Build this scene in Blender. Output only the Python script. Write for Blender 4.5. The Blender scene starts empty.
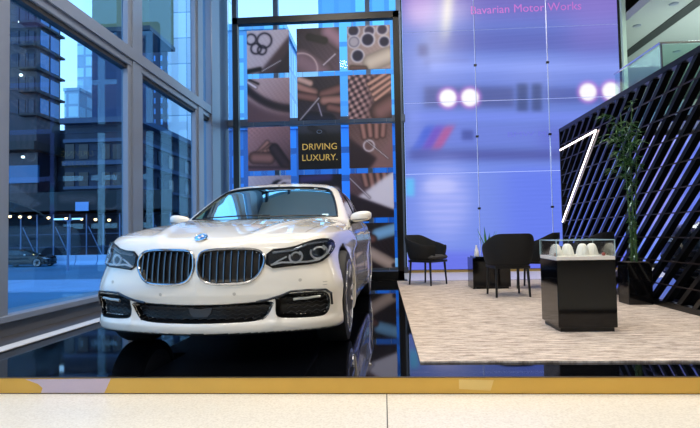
import bpy, math, random
import numpy as np
from mathutils import Vector, Matrix
random.seed(7)
rng = np.random.RandomState(5)
scene = bpy.context.scene
COL = scene.collection
PI = math.pi

# ------------------------------------------------------------------ camera
F_PX, YAW, PIT, ROL, CAM_H = 519.1, .0634, .0387, .0187, .846
def cam_axes():
    cy, sy = math.cos(YAW), math.sin(YAW)
    fwd = Vector((-sy, cy, 0)); right = Vector((cy, sy, 0)); up = Vector((0, 0, 1))
    cp, sp = math.cos(PIT), math.sin(PIT)
    fwd, up = fwd * cp + up * sp, up * cp - fwd * sp
    cr, sr = math.cos(ROL), math.sin(ROL)
    return fwd, right * cr - up * sr, up * cr + right * sr
FWD, RGT, UPV = cam_axes()
CAM = Vector((0, 0, CAM_H))
cd = bpy.data.cameras.new('camera'); cam = bpy.data.objects.new('camera', cd); COL.objects.link(cam)
cd.sensor_width = 36; cd.sensor_fit = 'HORIZONTAL'; cd.lens = F_PX / 700 * 36; cd.clip_end = 1000; cd.clip_start = .05
M = Matrix((RGT, UPV, -FWD)).transposed().to_4x4(); M.translation = CAM; cam.matrix_world = M
scene.camera = cam
def at(px, py, Y):
    d = FWD + RGT * ((px - 350) / F_PX) - UPV * ((py - 214) / F_PX)
    return CAM + d * (Y / d.y)

scene.view_settings.view_transform = 'Standard'; scene.view_settings.look = 'None'
scene.view_settings.gamma = 1; scene.view_settings.exposure = 0; scene.view_settings.use_curve_mapping = False

# ------------------------------------------------------------------ materials
def lin(c):
    return tuple(((v / 255) / 12.92 if v / 255 <= .04045 else ((v / 255 + .055) / 1.055) ** 2.4) for v in c)
MATS = {}
def mat(name, rgb, rough=.5, metal=0, spec=.5, coat=0, emit=None, es=0, bump=0, bscale=50, var=0, vscale=8, alpha=1):
    if name in MATS: return MATS[name]
    m = bpy.data.materials.new(name); m.use_nodes = True; nt = m.node_tree; b = nt.nodes['Principled BSDF']
    c = lin(rgb)
    b.inputs['Base Color'].default_value = (*c, 1); b.inputs['Roughness'].default_value = rough
    b.inputs['Metallic'].default_value = metal; b.inputs['Specular IOR Level'].default_value = spec
    b.inputs['Coat Weight'].default_value = coat; b.inputs['Coat Roughness'].default_value = .02
    if emit is not None:
        b.inputs['Emission Color'].default_value = (*lin(emit), 1); b.inputs['Emission Strength'].default_value = es
    if var or bump:
        tc = nt.nodes.new('ShaderNodeTexCoord'); n = nt.nodes.new('ShaderNodeTexNoise')
        nt.links.new(tc.outputs['Object'], n.inputs['Vector']); n.inputs['Scale'].default_value = vscale; n.inputs['Detail'].default_value = 5
        if var:
            r = nt.nodes.new('ShaderNodeValToRGB')
            r.color_ramp.elements[0].position = .3; r.color_ramp.elements[1].position = .7
            r.color_ramp.elements[0].color = (*[max(0, v * (1 - var)) for v in c], 1); r.color_ramp.elements[1].color = (*[min(1, v * (1 + var)) for v in c], 1)
            nt.links.new(n.outputs['Fac'], r.inputs['Fac']); nt.links.new(r.outputs['Color'], b.inputs['Base Color'])
        if bump:
            n2 = nt.nodes.new('ShaderNodeTexNoise'); n2.inputs['Scale'].default_value = bscale
            nt.links.new(tc.outputs['Object'], n2.inputs['Vector'])
            bp = nt.nodes.new('ShaderNodeBump'); bp.inputs['Strength'].default_value = bump; bp.inputs['Distance'].default_value = .01
            nt.links.new(n2.outputs['Fac'], bp.inputs['Height']); nt.links.new(bp.outputs['Normal'], b.inputs['Normal'])
    MATS[name] = m; return m

def glass(name, tint=(1, 1, 1), refl=1.0, ior=1.45, gcol=(1, 1, 1)):
    if name in MATS: return MATS[name]
    m = bpy.data.materials.new(name); m.use_nodes = True; nt = m.node_tree; nt.nodes.clear()
    o = nt.nodes.new('ShaderNodeOutputMaterial'); mx = nt.nodes.new('ShaderNodeMixShader')
    t = nt.nodes.new('ShaderNodeBsdfTransparent'); t.inputs['Color'].default_value = (*tint, 1)
    g = nt.nodes.new('ShaderNodeBsdfGlossy'); g.inputs['Roughness'].default_value = .01; g.inputs['Color'].default_value = (*gcol, 1)
    f = nt.nodes.new('ShaderNodeFresnel'); f.inputs['IOR'].default_value = ior
    mu = nt.nodes.new('ShaderNodeMath'); mu.operation = 'MULTIPLY'; mu.inputs[1].default_value = refl; mu.use_clamp = True
    nt.links.new(f.outputs[0], mu.inputs[0]); nt.links.new(mu.outputs[0], mx.inputs[0])
    nt.links.new(t.outputs[0], mx.inputs[1]); nt.links.new(g.outputs[0], mx.inputs[2]); nt.links.new(mx.outputs[0], o.inputs[0])
    MATS[name] = m; return m

def facade(name, wall, win, w, h, mort=.2, rough=.4, metal=0, var=.25, axis='XZ'):
    """regular storeys and bays: panes set in a lattice of wall colour"""
    m = bpy.data.materials.new(name); m.use_nodes = True; nt = m.node_tree; b = nt.nodes['Principled BSDF']
    tc = nt.nodes.new('ShaderNodeTexCoord'); sp = nt.nodes.new('ShaderNodeSeparateXYZ'); cb = nt.nodes.new('ShaderNodeCombineXYZ')
    nt.links.new(tc.outputs['Object'], sp.inputs[0])
    ad = nt.nodes.new('ShaderNodeMath'); nt.links.new(sp.outputs[0], ad.inputs[0]); nt.links.new(sp.outputs[1], ad.inputs[1])
    nt.links.new(ad.outputs[0], cb.inputs[0]); nt.links.new(sp.outputs[2], cb.inputs[1])
    br = nt.nodes.new('ShaderNodeTexBrick'); nt.links.new(cb.outputs[0], br.inputs['Vector'])
    br.offset = 0; br.inputs['Scale'].default_value = 1; br.inputs['Brick Width'].default_value = w; br.inputs['Row Height'].default_value = h
    br.inputs['Mortar Size'].default_value = mort; br.inputs['Mortar Smooth'].default_value = .05
    c = lin(win); br.inputs['Color1'].default_value = (*[v * (1 - var) for v in c], 1); br.inputs['Color2'].default_value = (*[min(1, v * (1 + var * 2)) for v in c], 1)
    br.inputs['Mortar'].default_value = (*lin(wall), 1)
    nt.links.new(br.outputs['Color'], b.inputs['Base Color']); b.inputs['Roughness'].default_value = rough; b.inputs['Metallic'].default_value = metal
    return m

# ------------------------------------------------------------------ mesh helpers
class MB:
    def __init__(s): s.v = []; s.f = []
    def add(s, v, f):
        n = len(s.v); s.v += [tuple(p) for p in v]; s.f += [tuple(i + n for i in q) for q in f]; return s
    def box(s, x0, x1, y0, y1, z0, z1, bev=0):
        if x0 > x1: x0, x1 = x1, x0
        if y0 > y1: y0, y1 = y1, y0
        if z0 > z1: z0, z1 = z1, z0
        if bev <= 0:
            v = [(x, y, z) for x in (x0, x1) for y in (y0, y1) for z in (z0, z1)]
            return s.add(v, [(0, 1, 3, 2), (4, 6, 7, 5), (0, 4, 5, 1), (2, 3, 7, 6), (0, 2, 6, 4), (1, 5, 7, 3)])
        b = bev; v = []; idx = {}
        for i, x in enumerate((x0, x1)):
            for j, y in enumerate((y0, y1)):
                for k, z in enumerate((z0, z1)):
                    dx, dy, dz = (b, -b)[i], (b, -b)[j], (b, -b)[k]
                    idx[i, j, k] = (len(v), len(v) + 1, len(v) + 2)
                    v += [(x, y + dy, z + dz), (x + dx, y, z + dz), (x + dx, y + dy, z)]
        f = []
        for i in (0, 1): f.append([idx[i, a, c][0] for a, c in ((0, 0), (0, 1), (1, 1), (1, 0))][::(-1 if i else 1)][::1])
        for j in (0, 1): f.append([idx[a, j, c][1] for a, c in ((0, 0), (1, 0), (1, 1), (0, 1))][::(-1 if j else 1)])
        for k in (0, 1): f.append([idx[a, c, k][2] for a, c in ((0, 0), (0, 1), (1, 1), (1, 0))][::(-1 if k else 1)])
        for i in (0, 1):
            for j in (0, 1): f.append((idx[i, j, 0][0], idx[i, j, 1][0], idx[i, j, 1][1], idx[i, j, 0][1]))
            for k in (0, 1): f.append((idx[i, 0, k][0], idx[i, 1, k][0], idx[i, 1, k][2], idx[i, 0, k][2]))
        for j in (0, 1):
            for k in (0, 1): f.append((idx[0, j, k][1], idx[1, j, k][1], idx[1, j, k][2], idx[0, j, k][2]))
        for kk in idx.values(): f.append(kk)
        return s.add(v, f)
    def bar(s, a, b, w, d, up=(0, 0, 1)):
        a, b = Vector(a), Vector(b); t = (b - a).normalized(); u = Vector(up)
        if abs(t.dot(u)) > .99: u = Vector((0, 1, 0))
        x = t.cross(u).normalized(); y = x.cross(t).normalized(); v = []
        for p in (a, b):
            for sx, sy in ((-1, -1), (1, -1), (1, 1), (-1, 1)): v.append(p + x * (sx * w / 2) + y * (sy * d / 2))
        return s.add(v, [(0, 1, 2, 3), (7, 6, 5, 4), (0, 4, 5, 1), (1, 5, 6, 2), (2, 6, 7, 3), (3, 7, 4, 0)])
    def tube(s, pts, r, n=8, cap=True, closed=False):
        pts = [Vector(p) for p in pts]; m = len(pts); v = []
        rr = r if isinstance(r, (list, tuple)) else [r] * m
        prev = None
        for i, p in enumerate(pts):
            if closed: t = pts[(i + 1) % m] - pts[i - 1]
            else: t = pts[min(i + 1, m - 1)] - pts[max(i - 1, 0)]
            t.normalize()
            if prev is None:
                u = Vector((0, 0, 1)) if abs(t.z) < .9 else Vector((1, 0, 0)); x = t.cross(u).normalized()
            else: x = (prev - t * prev.dot(t)).normalized()
            prev = x; y = t.cross(x)
            for k in range(n): a = 2 * PI * k / n; v.append(p + (x * math.cos(a) + y * math.sin(a)) * rr[i])
        f = []
        for i in range(m if closed else m - 1):
            j = (i + 1) % m
            for k in range(n): f.append((i * n + k, i * n + (k + 1) % n, j * n + (k + 1) % n, j * n + k))
        if cap and not closed: f.append(tuple(range(n))[::-1]); f.append(tuple(range((m - 1) * n, m * n)))
        return s.add(v, f)
    def lathe(s, prof, n=24, c=(0, 0, 0), axis='Z', rib=0):
        v = []; m = len(prof)
        for k in range(n):
            a = 2 * PI * k / n; ca, sa = math.cos(a), math.sin(a)
            for r, h in prof:
                q = r * (1 + (rib if k % 2 else -rib))
                p = (q * ca, q * sa, h) if axis == 'Z' else ((h, q * ca, q * sa) if axis == 'X' else (q * ca, h, q * sa))
                v.append((p[0] + c[0], p[1] + c[1], p[2] + c[2]))
        f = []
        for k in range(n):
            k2 = (k + 1) % n
            for i in range(m - 1): f.append((k * m + i, k2 * m + i, k2 * m + i + 1, k * m + i + 1))
        if prof[0][0] > 1e-4: f.append(tuple(k * m for k in range(n))[::-1])
        if prof[-1][0] > 1e-4: f.append(tuple(k * m + m - 1 for k in range(n)))
        return s.add(v, f)
    def prism(s, poly, a, b, ax='Y'):
        n = len(poly); v = []
        for h in (a, b):
            for p, q in poly: v.append((p, h, q) if ax == 'Y' else ((p, q, h) if ax == 'Z' else (h, p, q)))
        return s.add(v, [tuple(range(n)), tuple(range(n, 2 * n))[::-1]] + [(i, i + n, (i + 1) % n + n, (i + 1) % n) for i in range(n)])
    def build(s, name, m, parent=None, smooth=False, loc=None):
        me = bpy.data.meshes.new(name); me.from_pydata(s.v, [], s.f); me.update()
        fixn(me)
        if smooth:
            me.polygons.foreach_set('use_smooth', [True] * len(me.polygons))
            me.set_sharp_from_angle(angle=math.radians(40))
        return link(name, me, m, parent, loc)
def fixn(me):
    import bmesh
    bm = bmesh.new(); bm.from_mesh(me); bmesh.ops.remove_doubles(bm, verts=bm.verts, dist=1e-6); bmesh.ops.recalc_face_normals(bm, faces=bm.faces); bm.to_mesh(me); bm.free()
def link(name, me, m, parent=None, loc=None):
    if m: me.materials.append(m)
    o = bpy.data.objects.new(name, me); COL.objects.link(o)
    if parent: o.parent = parent
    if loc: o.location = loc
    return o
def thing(name, label, cat, loc=(0, 0, 0), rz=0, group=None):
    o = bpy.data.objects.new(name, None); COL.objects.link(o); o.location = loc; o.rotation_euler = (0, 0, rz); o.empty_display_size = .1
    return tag(o, label, cat, group)
def tag(o, label, cat, group=None, kind=None):
    o['label'] = label; o['category'] = cat
    if group: o['group'] = group
    if kind: o['kind'] = kind
    return o
def struct(o): o['kind'] = 'structure'; return o
def kids(o): return [c for c in bpy.data.objects if c.parent == o]
def copy_tree(o, parent=None):
    c = o.copy(); COL.objects.link(c)
    if parent: c.parent = parent
    for ch in kids(o): copy_tree(ch, c)
    return c
def text(name, s, size, m, parent, loc, rot, depth=.002, align='CENTER', sx=1):
    cu = bpy.data.curves.new(name, 'FONT'); cu.body = s; cu.size = size; cu.extrude = depth; cu.align_x = align; cu.align_y = 'CENTER'; cu.resolution_u = 3
    t = bpy.data.objects.new(name, cu); COL.objects.link(t)
    dg = bpy.context.evaluated_depsgraph_get(); me = bpy.data.meshes.new_from_object(t.evaluated_get(dg))
    bpy.data.objects.remove(t); bpy.data.curves.remove(cu)
    o = bpy.data.objects.new(name, me); me.materials.clear(); me.materials.append(m); COL.objects.link(o)
    if parent: o.parent = parent
    o.location = loc; o.rotation_euler = rot; o.scale = (sx, 1, 1); return o

def vcol_mat(name, emis=0, rough=.35):
    m = bpy.data.materials.new(name); m.use_nodes = True; nt = m.node_tree; b = nt.nodes['Principled BSDF']
    a = nt.nodes.new('ShaderNodeAttribute'); a.attribute_name = 'picture'
    if emis:
        b.inputs['Base Color'].default_value = (.01, .01, .015, 1); nt.links.new(a.outputs['Color'], b.inputs['Emission Color']); b.inputs['Emission Strength'].default_value = emis
    else: nt.links.new(a.outputs['Color'], b.inputs['Base Color'])
    b.inputs['Roughness'].default_value = rough; b.inputs['Specular IOR Level'].default_value = .25
    return m
def picture_panel(name, m, parent, x0, x1, z0, z1, y, img, thick=.02, dim=1.0):
    """a flat print or screen: front face carries the printed picture; img(u,v)->rgb 0..255, u right, v down"""
    n = 56; us = np.linspace(0, 1, n + 1); U, V = np.meshgrid(us, us)
    rgb = np.clip(img(U, V), 0, 255) / 255 * dim; rgb = np.where(np.array(dim).mean() < 1, rgb ** 1.25 * 1.1, rgb); rgb = np.where(rgb <= .04045, rgb / 12.92, ((rgb + .055) / 1.055) ** 2.4).reshape(-1, 3)
    vs = [(x0 + (x1 - x0) * u, y, z1 - (z1 - z0) * v) for u, v in zip(U.ravel(), V.ravel())]
    k = n + 1; fs = [(j * k + i, (j + 1) * k + i, (j + 1) * k + i + 1, j * k + i + 1) for j in range(n) for i in range(n)]
    b = len(vs); vs += [(x0, y + thick, z1), (x1, y + thick, z1), (x1, y + thick, z0), (x0, y + thick, z0)]
    fs += [(b, b + 1, b + 2, b + 3), tuple([b, b + 1][::-1]) + tuple(range(0, k))[::1],
           tuple([b + 3, b + 2]) + tuple(range(n * k, (n + 1) * k))[::-1],
           (b, b + 3) + tuple(range(n * k, -1, -k)), (b + 2, b + 1) + tuple(range(n, k * k, k))]
    me = bpy.data.meshes.new(name); me.from_pydata(vs, [], fs); me.update()
    at_ = me.color_attributes.new('picture', 'FLOAT_COLOR', 'POINT')
    c = np.ones((len(vs), 4)); c[:, :3] = .02; c[:len(rgb), :3] = rgb; at_.data.foreach_set('color', c.ravel())
    return link(name, me, m, parent)

# ------------------------------------------------------------------ shared colours
M_black = mat('black lacquer', (5, 5, 7), .08, spec=.4)
M_blackmat = mat('black satin', (12, 12, 13), .4)
M_frame = mat('black steel', (9, 9, 11), .3, metal=.3)
M_chrome = mat('chrome', (225, 228, 232), .08, metal=1)
M_dchrome = mat('dark chrome', (70, 72, 76), .2, metal=1)
M_alu = mat('silver grey aluminium', (122, 131, 148), .35, metal=.15)
M_alu2 = mat('grey aluminium lining', (84, 100, 124), .4, metal=.1)

# ------------------------------------------------------------------ setting: floors
def stone_mat():
    m = bpy.data.materials.new('cream terrazzo'); m.use_nodes = True; nt = m.node_tree; b = nt.nodes['Principled BSDF']
    tc = nt.nodes.new('ShaderNodeTexCoord'); n = nt.nodes.new('ShaderNodeTexNoise'); n.inputs['Scale'].default_value = 90; n.inputs['Detail'].default_value = 4
    nt.links.new(tc.outputs['Object'], n.inputs['Vector']); r = nt.nodes.new('ShaderNodeValToRGB')
    r.color_ramp.elements[0].position = .3; r.color_ramp.elements[0].color = (*lin((206, 197, 180)), 1)
    r.color_ramp.elements[1].position = .6; r.color_ramp.elements[1].color = (*lin((226, 219, 204)), 1)
    nt.links.new(n.outputs['Fac'], r.inputs['Fac'])
    br = nt.nodes.new('ShaderNodeTexBrick'); mp = nt.nodes.new('ShaderNodeMapping'); nt.links.new(tc.outputs['Object'], mp.inputs['Vector'])
    mp.inputs['Location'].default_value = (.0, 0, 0)
    nt.links.new(mp.outputs[0], br.inputs['Vector']); br.offset = 0; br.inputs['Scale'].default_value = 1; br.inputs['Brick Width'].default_value = 2.4
    br.inputs['Row Height'].default_value = 2.4; br.inputs['Mortar Size'].default_value = .003; br.inputs['Mortar'].default_value = (.03, .027, .022, 1)
    nt.links.new(r.outputs['Color'], br.inputs['Color1']); nt.links.new(r.outputs['Color'], br.inputs['Color2'])
    nt.links.new(br.outputs['Color'], b.inputs['Base Color']); b.inputs['Roughness'].default_value = .3
    return m
M_stone = stone_mat()
ZF = -.095      # level of the hall floor; the raised display floor is z = 0
DY = 3.10       # front edge of the raised floor
fl = struct(MB().box(-3.6, 12, -8, DY - .012, ZF - .1, ZF).build('floor', M_stone))
fb = struct(MB().box(-3.6, 12, 9.32, 18, -.2, -.001).build('floor', M_stone))
M_gloss = mat('black mirror floor', (5, 6, 9), .035, spec=.65)
dais = struct(MB().box(-3.0, 12, DY, 9.32, ZF - .02, 0).build('trim_1', M_gloss)); dais['label'] = 'raised glossy black display floor'
wb = struct(MB().box(-3.05, -2.92, DY - .0, 11.0, ZF, .004).build('trim_2', mat('white edging', (205, 205, 205), .35)))
lf = struct(MB().box(-3.4, -3.05, DY - .0, 11.0, ZF - .02, -.004).build('trim_3', mat('charcoal strip', (64, 64, 70), .5)))
M_gold = mat('brushed gold trim', (214, 168, 74), .28, metal=.25, var=.05, vscale=3)
gs = thing('edge_trim', 'long glossy gold edging strip along the front of the black display floor', 'trim', (0, DY, ZF))
MB().box(-3.6, 12, -.012, -.001, .004, -ZF, 0).build('gold_strip', M_gold, gs)
MB().box(-3.6, 12, -.016, -.002, -ZF, -ZF + .004).build('top_nosing', mat('dark nosing', (70, 60, 40), .4), gs)
p = MB().prism([(-2.21, .088), (-2.13, .06), (-2.10, .035), (-2.11, .006), (-1.71, .006), (-1.67, .093)], -.0135, -.0125, 'Y').build('reflection_patch', mat('painted lilac reflection', (196, 178, 190), .3), gs)  # pale reflection on the glossy strip, painted as a thin lilac piece
p['label'] = 'painted lilac reflection patch'
p = MB().prism([(.42, .03), (.42, .085), (.62, .08), (.6, .02)], -.0135, -.0125, 'Y').build('lighter_patch', mat('lighter gold', (226, 190, 110), .35), gs)  # small patch of lighter gold on the strip

# carpet
def carpet_mat():
    m = bpy.data.materials.new('streaked beige carpet'); m.use_nodes = True; nt = m.node_tree; b = nt.nodes['Principled BSDF']
    tc = nt.nodes.new('ShaderNodeTexCoord'); mp = nt.nodes.new('ShaderNodeMapping'); mp.inputs['Scale'].default_value = (2.6, 13, 1)
    nt.links.new(tc.outputs['Object'], mp.inputs[0]); n = nt.nodes.new('ShaderNodeTexNoise'); n.inputs['Scale'].default_value = 1.9; n.inputs['Detail'].default_value = 10; n.inputs['Roughness'].default_value = .82
    nt.links.new(mp.outputs[0], n.inputs['Vector']); r = nt.nodes.new('ShaderNodeValToRGB')
    e = r.color_ramp.elements; e[0].position = .36; e[0].color = (*lin((104, 90, 82)), 1); e[1].position = .61; e[1].color = (*lin((222, 208, 194)), 1)
    x = e.new(.48); x.color = (*lin((176, 161, 148)), 1)
    nt.links.new(n.outputs['Fac'], r.inputs[0]); nt.links.new(r.outputs[0], b.inputs['Base Color']); b.inputs['Roughness'].default_value = .95
    n2 = nt.nodes.new('ShaderNodeTexNoise'); n2.inputs['Scale'].default_value = 220; nt.links.new(tc.outputs['Object'], n2.inputs['Vector'])
    bp = nt.nodes.new('ShaderNodeBump'); bp.inputs['Strength'].default_value = .4; bp.inputs['Distance'].default_value = .006
    nt.links.new(n2.outputs[0], bp.inputs['Height']); nt.links.new(bp.outputs[0], b.inputs['Normal'])
    return m
CZ = .012
cp = MB().box(.222, 2.955, 3.425, 9.15, .0005, CZ).build('carpet', carpet_mat())
tag(cp, 'large mottled beige carpet on the black display floor', 'carpet')

# ------------------------------------------------------------------ setting: walls, ceiling, glazing
M_wall = mat('warm grey plaster', (150, 142, 132), .8)
struct(MB().box(-3.7, 12.2, -8, 11.4, 7.0, 7.2).box(5.2, 12.2, 11.4, 18.2, 7.0, 7.2).build('ceiling', mat('ceiling paint', (196, 190, 180), .8)))
struct(MB().box(12, 12.2, -8, 18.2, -.2, 7.0).build('wall_right', M_wall))
struct(MB().box(-3.7, 12.2, -8.2, -8, -.2, 7.0).build('wall_front', M_wall))
struct(MB().box(5.3, 12.2, 18, 18.2, -.2, 7.0).build('wall_back', mat('teal grey wall', (120, 140, 140), .7)))
struct(MB().box(5.12, 5.3, 11.36, 18.2, -.2, 7.0).build('wall_side', M_wall))
XW = -3.35; GB = 11.1; SIL = .165
struct(MB().box(-3.62, -3.36, -8, 11.3, -.3, SIL).build('baseboard_left', mat('sill concrete', (96, 97, 103), .5)))
struct(MB().box(-3.66, -3.30, -8, 11.0, SIL - .04, SIL + .02, .006).build('trim_4', M_alu))
struct(MB().box(-3.36, .52, 11.12, 11.34, -.3, .12).build('baseboard_back', mat('dark sill', (60, 66, 78), .5)))
# left glazing: mullions every 2.55 m, a transom, then the panes
mull = [-3.65, -1.1, 1.45, 4.03, 6.64, 9.14]
winL = thing('window_1', 'tall aluminium framed window wall along the left side', 'window'); struct(winL)
del winL['label']; del winL['category']
for y in mull:
    w = .42 if y > 4 else .42
    mb = MB().box(-3.44, -3.35, y, y + w, SIL, 7.0, .004).box(-3.36, -3.325, y + .09, y + w - .09, SIL, 7.0)
    mb.build('mullion', M_alu, winL)
MB().box(-3.47, -3.34, -8, 9.9, 3.16, 3.43, .01).box(-3.40, -3.31, -8, 9.9, 3.25, 3.40).build('transom', M_alu, winL)
MB().box(-3.46, -3.37, -8, 9.9, 3.11, 3.16).build('transom_shadow_gap', mat('dark gasket', (30, 32, 38), .6), winL)
M_pane = glass('clear pane', (.70, .88, 1.0), .10)
ys = [-8] + mull + [9.9]
for i in range(len(ys) - 1):
    MB().box(-3.43, -3.42, ys[i], ys[i + 1], SIL, 3.15).build('pane', M_pane, winL)
    MB().box(-3.43, -3.42, ys[i], ys[i + 1], 3.42, 7.0).build('pane', M_pane, winL)
# corner columns
struct(MB().box(-3.5, -3.3, 9.9, 10.42, .0, 7.0, .01).build('trim_5', M_alu))
struct(MB().box(-3.5, -3.36, 10.47, 11.2, .0, 7.0, .01).build('trim_6', mat('blue grey lining', (70, 86, 112), .4)))
winB = thing('window_2', 'x', 'x'); struct(winB); del winB['label']; del winB['category']
for x in (-3.2, -2.28, -.25, .42):
    MB().box(x - .05, x + .05, 11.14, 11.3, .1, 7.0).build('mullion', M_alu2, winB)
MB().box(-3.36, .52, 11.12, 11.3, 3.24, 3.40, .01).build('transom', M_alu2, winB)
MB().box(-3.36, .52, 11.22, 11.23, .1, 7.0).build('pane', glass('back pane', (.76, .92, 1.0), .2), winB)

# ------------------------------------------------------------------ big screen
def to_image(wx, wy, wz):
    dx, dy, dz = wx, wy, wz - CAM_H
    z = dx * FWD.x + dy * FWD.y + dz * FWD.z
    return 350 + F_PX * (dx * RGT.x + dy * RGT.y + dz * RGT.z) / z, 214 - F_PX * (dx * UPV.x + dy * UPV.y + dz * UPV.z) / z
def soft(d, w): return 1 / (1 + np.exp(np.clip(d / w, -40, 40)))
_soft = soft
def rect(X, Y, x0, x1, y0, y1, w): return soft(x0 - X, w) * soft(X - x1, w) * soft(y0 - Y, w) * soft(Y - y1, w)
def mixc(a, c, k): return a * (1 - k[..., None]) + np.array(c, float) * k[..., None]
def screen_px(X, Y):
    soft = lambda d, w: _soft(d, w * .5)
    rect = lambda X, Y, x0, x1, y0, y1, w: soft(x0 - X, w) * soft(X - x1, w) * soft(y0 - Y, w) * soft(Y - y1, w)
    c = np.zeros(X.shape + (3,)); c[:] = (106, 130, 214)
    c = mixc(c, (120, 112, 196), soft(Y - 18, 12)); c = mixc(c, (96, 108, 190), rect(X, Y, 430, 620, 30, 52, 6))
    c = mixc(c, (120, 142, 226), rect(X, Y, 415, 630, 54, 84, 4)); c = mixc(c, (88, 96, 170), rect(X, Y, 424, 470, 60, 64, 3) * .5); c = mixc(c, (138, 160, 244), rect(X, Y, 430, 630, 62, 72, 3))
    c = mixc(c, (206, 160, 214), soft(np.hypot(X - 420, (Y - 4) * .7) - 12, 6) * .55)
    c = mixc(c, (250, 244, 214), soft(np.abs(X - 448 + Y * .08) - 5, 4) * soft(Y - 34, 12) * .8)
    c = mixc(c, (230, 230, 244), soft(np.abs(X - 440 + Y * .15) - 12, 9) * soft(Y - 60, 14) * .3)
    c = mixc(c, (70, 76, 140), rect(X, Y, 418, 428, 44, 56, 3) * .7)
    c = mixc(c, (74, 84, 146), rect(X, Y, 424, 514, 87, 107, 3) * .75); c = mixc(c, (80, 92, 164), rect(X, Y, 546, 622, 88, 103, 3) * .7)
    c = mixc(c, (56, 72, 124), rect(X, Y, 517, 528, 84, 112, 2.2) * .8); c = mixc(c, (56, 72, 124), rect(X, Y, 532, 542, 84, 112, 2.2) * .8)
    c = mixc(c, (118, 140, 236), rect(X, Y, 410, 630, 112, 122, 3))
    c = mixc(c, (110, 130, 220), rect(X, Y, 410, 630, 124, 146, 3))
    for x0, col in ((424, (60, 90, 210)), (434, (110, 70, 190)), (444, (190, 80, 140))):
        d = np.abs(X - x0 + (Y - 136) * .6); c = mixc(c, col, soft(d - 5, 2.2) * soft(np.abs(Y - 138) - 12, 3) * .75)
    c = mixc(c, (60, 72, 150), rect(X, Y, 462, 474, 130, 140, 2) * .7)
    c = mixc(c, (156, 130, 214), rect(X, Y, 570, 630, -20, 50, 16) * .5); c = mixc(c, (176, 150, 226), rect(X, Y, 404, 436, -20, 26, 8) * .5)
    c = mixc(c, (150, 166, 240), rect(X, Y, 404, 420, 60, 150, 6) * .35)
    c = mixc(c, (76, 80, 156), rect(X, Y, 409, 566, 150, 160, 4) * .8); c = mixc(c, (92, 98, 200), rect(X, Y, 540, 630, 130, 150, 8) * .5)
    c = mixc(c, (118, 142, 232), soft(164 - Y, 4))
    c = mixc(c, (176, 184, 252), soft(np.hypot((X - 445) / 1.1, (Y - 200) / 1.6) - 22, 9) * .75 * (1 + .18 * np.sin(Y * .9)))
    c = mixc(c, (204, 206, 255), soft(np.hypot((X - 440) / 1.0, (Y - 186) / .5) - 16, 5) * .6)
    c = mixc(c, (96, 120, 240), soft(505 - X, 14) * soft(168 - Y, 6) * .7)
    c = mixc(c, (100, 110, 232), soft(252 - Y, 4) * .8)
    c = mixc(c, (96, 200, 250), rect(X, Y, 405, 414, 178, 196, 2) * .8)
    for hx, hy in ((448, 98), (470, 97.5), (588, 92), (611, 91)):
        d = np.hypot(X - hx, Y - hy); c = mixc(c, (206, 130, 226), soft(d - 11.5, 1.6) * .6); c = mixc(c, (255, 252, 255), soft(d - 8.6, 1.1))
    c += (3 * np.sin(Y * 1.7 + X * .11) * np.sin(Y * .41))[..., None]
    return c
M_screen = vcol_mat('lit screen', 1.0, .25)
vw = thing('video_wall', 'tall floor-to-ceiling video wall of blue screens showing the front of a blurred racing car', 'screen', (0, 11.2, 0))
xs = [.50, 2.045, 3.565, 5.06]; zs = [6.72, 5.20, 3.65, 2.11, .05]
def make_screen_panel(x0, x1, z0, z1, nm='screen_panel', par=vw):
    def img(u, v):
        wx = x0 + (x1 - x0) * u; wz = z1 + (z0 - z1) * v     # the picture is one plane image spread over all panels
        return screen_px(*to_image(wx, 11.2, wz))
    return picture_panel(nm, M_screen, par, x0 + .006, x1 - .006, z0 + .006, z1 - .006, 0, img, .03)
for i in range(3):
    for j in range(4): make_screen_panel(xs[i], xs[i + 1], zs[j + 1], zs[j])
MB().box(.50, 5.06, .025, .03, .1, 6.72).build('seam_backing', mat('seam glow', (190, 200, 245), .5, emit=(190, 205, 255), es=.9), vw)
MB().box(.44, 5.12, .03, .14, .0, 7.0).build('casing', M_blackmat, vw)
MB().box(.44, 5.12, -.03, .03, .0, .045).build('plinth', mat('plinth gold', (150, 126, 70), .4), vw)
m = MB()
for x in (2.045, 3.565): m.tube([(x, -.03, .1), (x, -.03, 7.0)], .006, 6)
m.build('cable', mat('steel cable', (190, 195, 210), .3, metal=.8), vw)
for x in (2.045, 3.565):
    for z in (5.93, 4.42, 2.88, 1.34): MB().box(x - .03, x + .03, -.05, -.005, z - .022, z + .022, .004).build('cable_clip', M_blackmat, vw)
M_vt = mat('screen lettering', (160, 70, 140), .5, emit=(150, 100, 176), es=1)
text('headline', 'Bavarian Motor Works', .25, M_vt, vw, (3.15, -.004, 5.62), (PI / 2, 0, 0), .001, sx=1.0)
text('plate_lettering', 'BMW M3', .15, mat('screen lettering dim', (70, 70, 150), .5, emit=(84, 96, 184), es=1), vw, (3.15, -.004, 2.9), (PI / 2, 0, 0), .001, sx=1.6)
# pale glass edge beside the screen
struct(MB().box(5.12, 5.2, 11.14, 11.34, 0, 7.0).build('trim_7', mat('pale green glass edge', (196, 222, 206), .3)))

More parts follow.
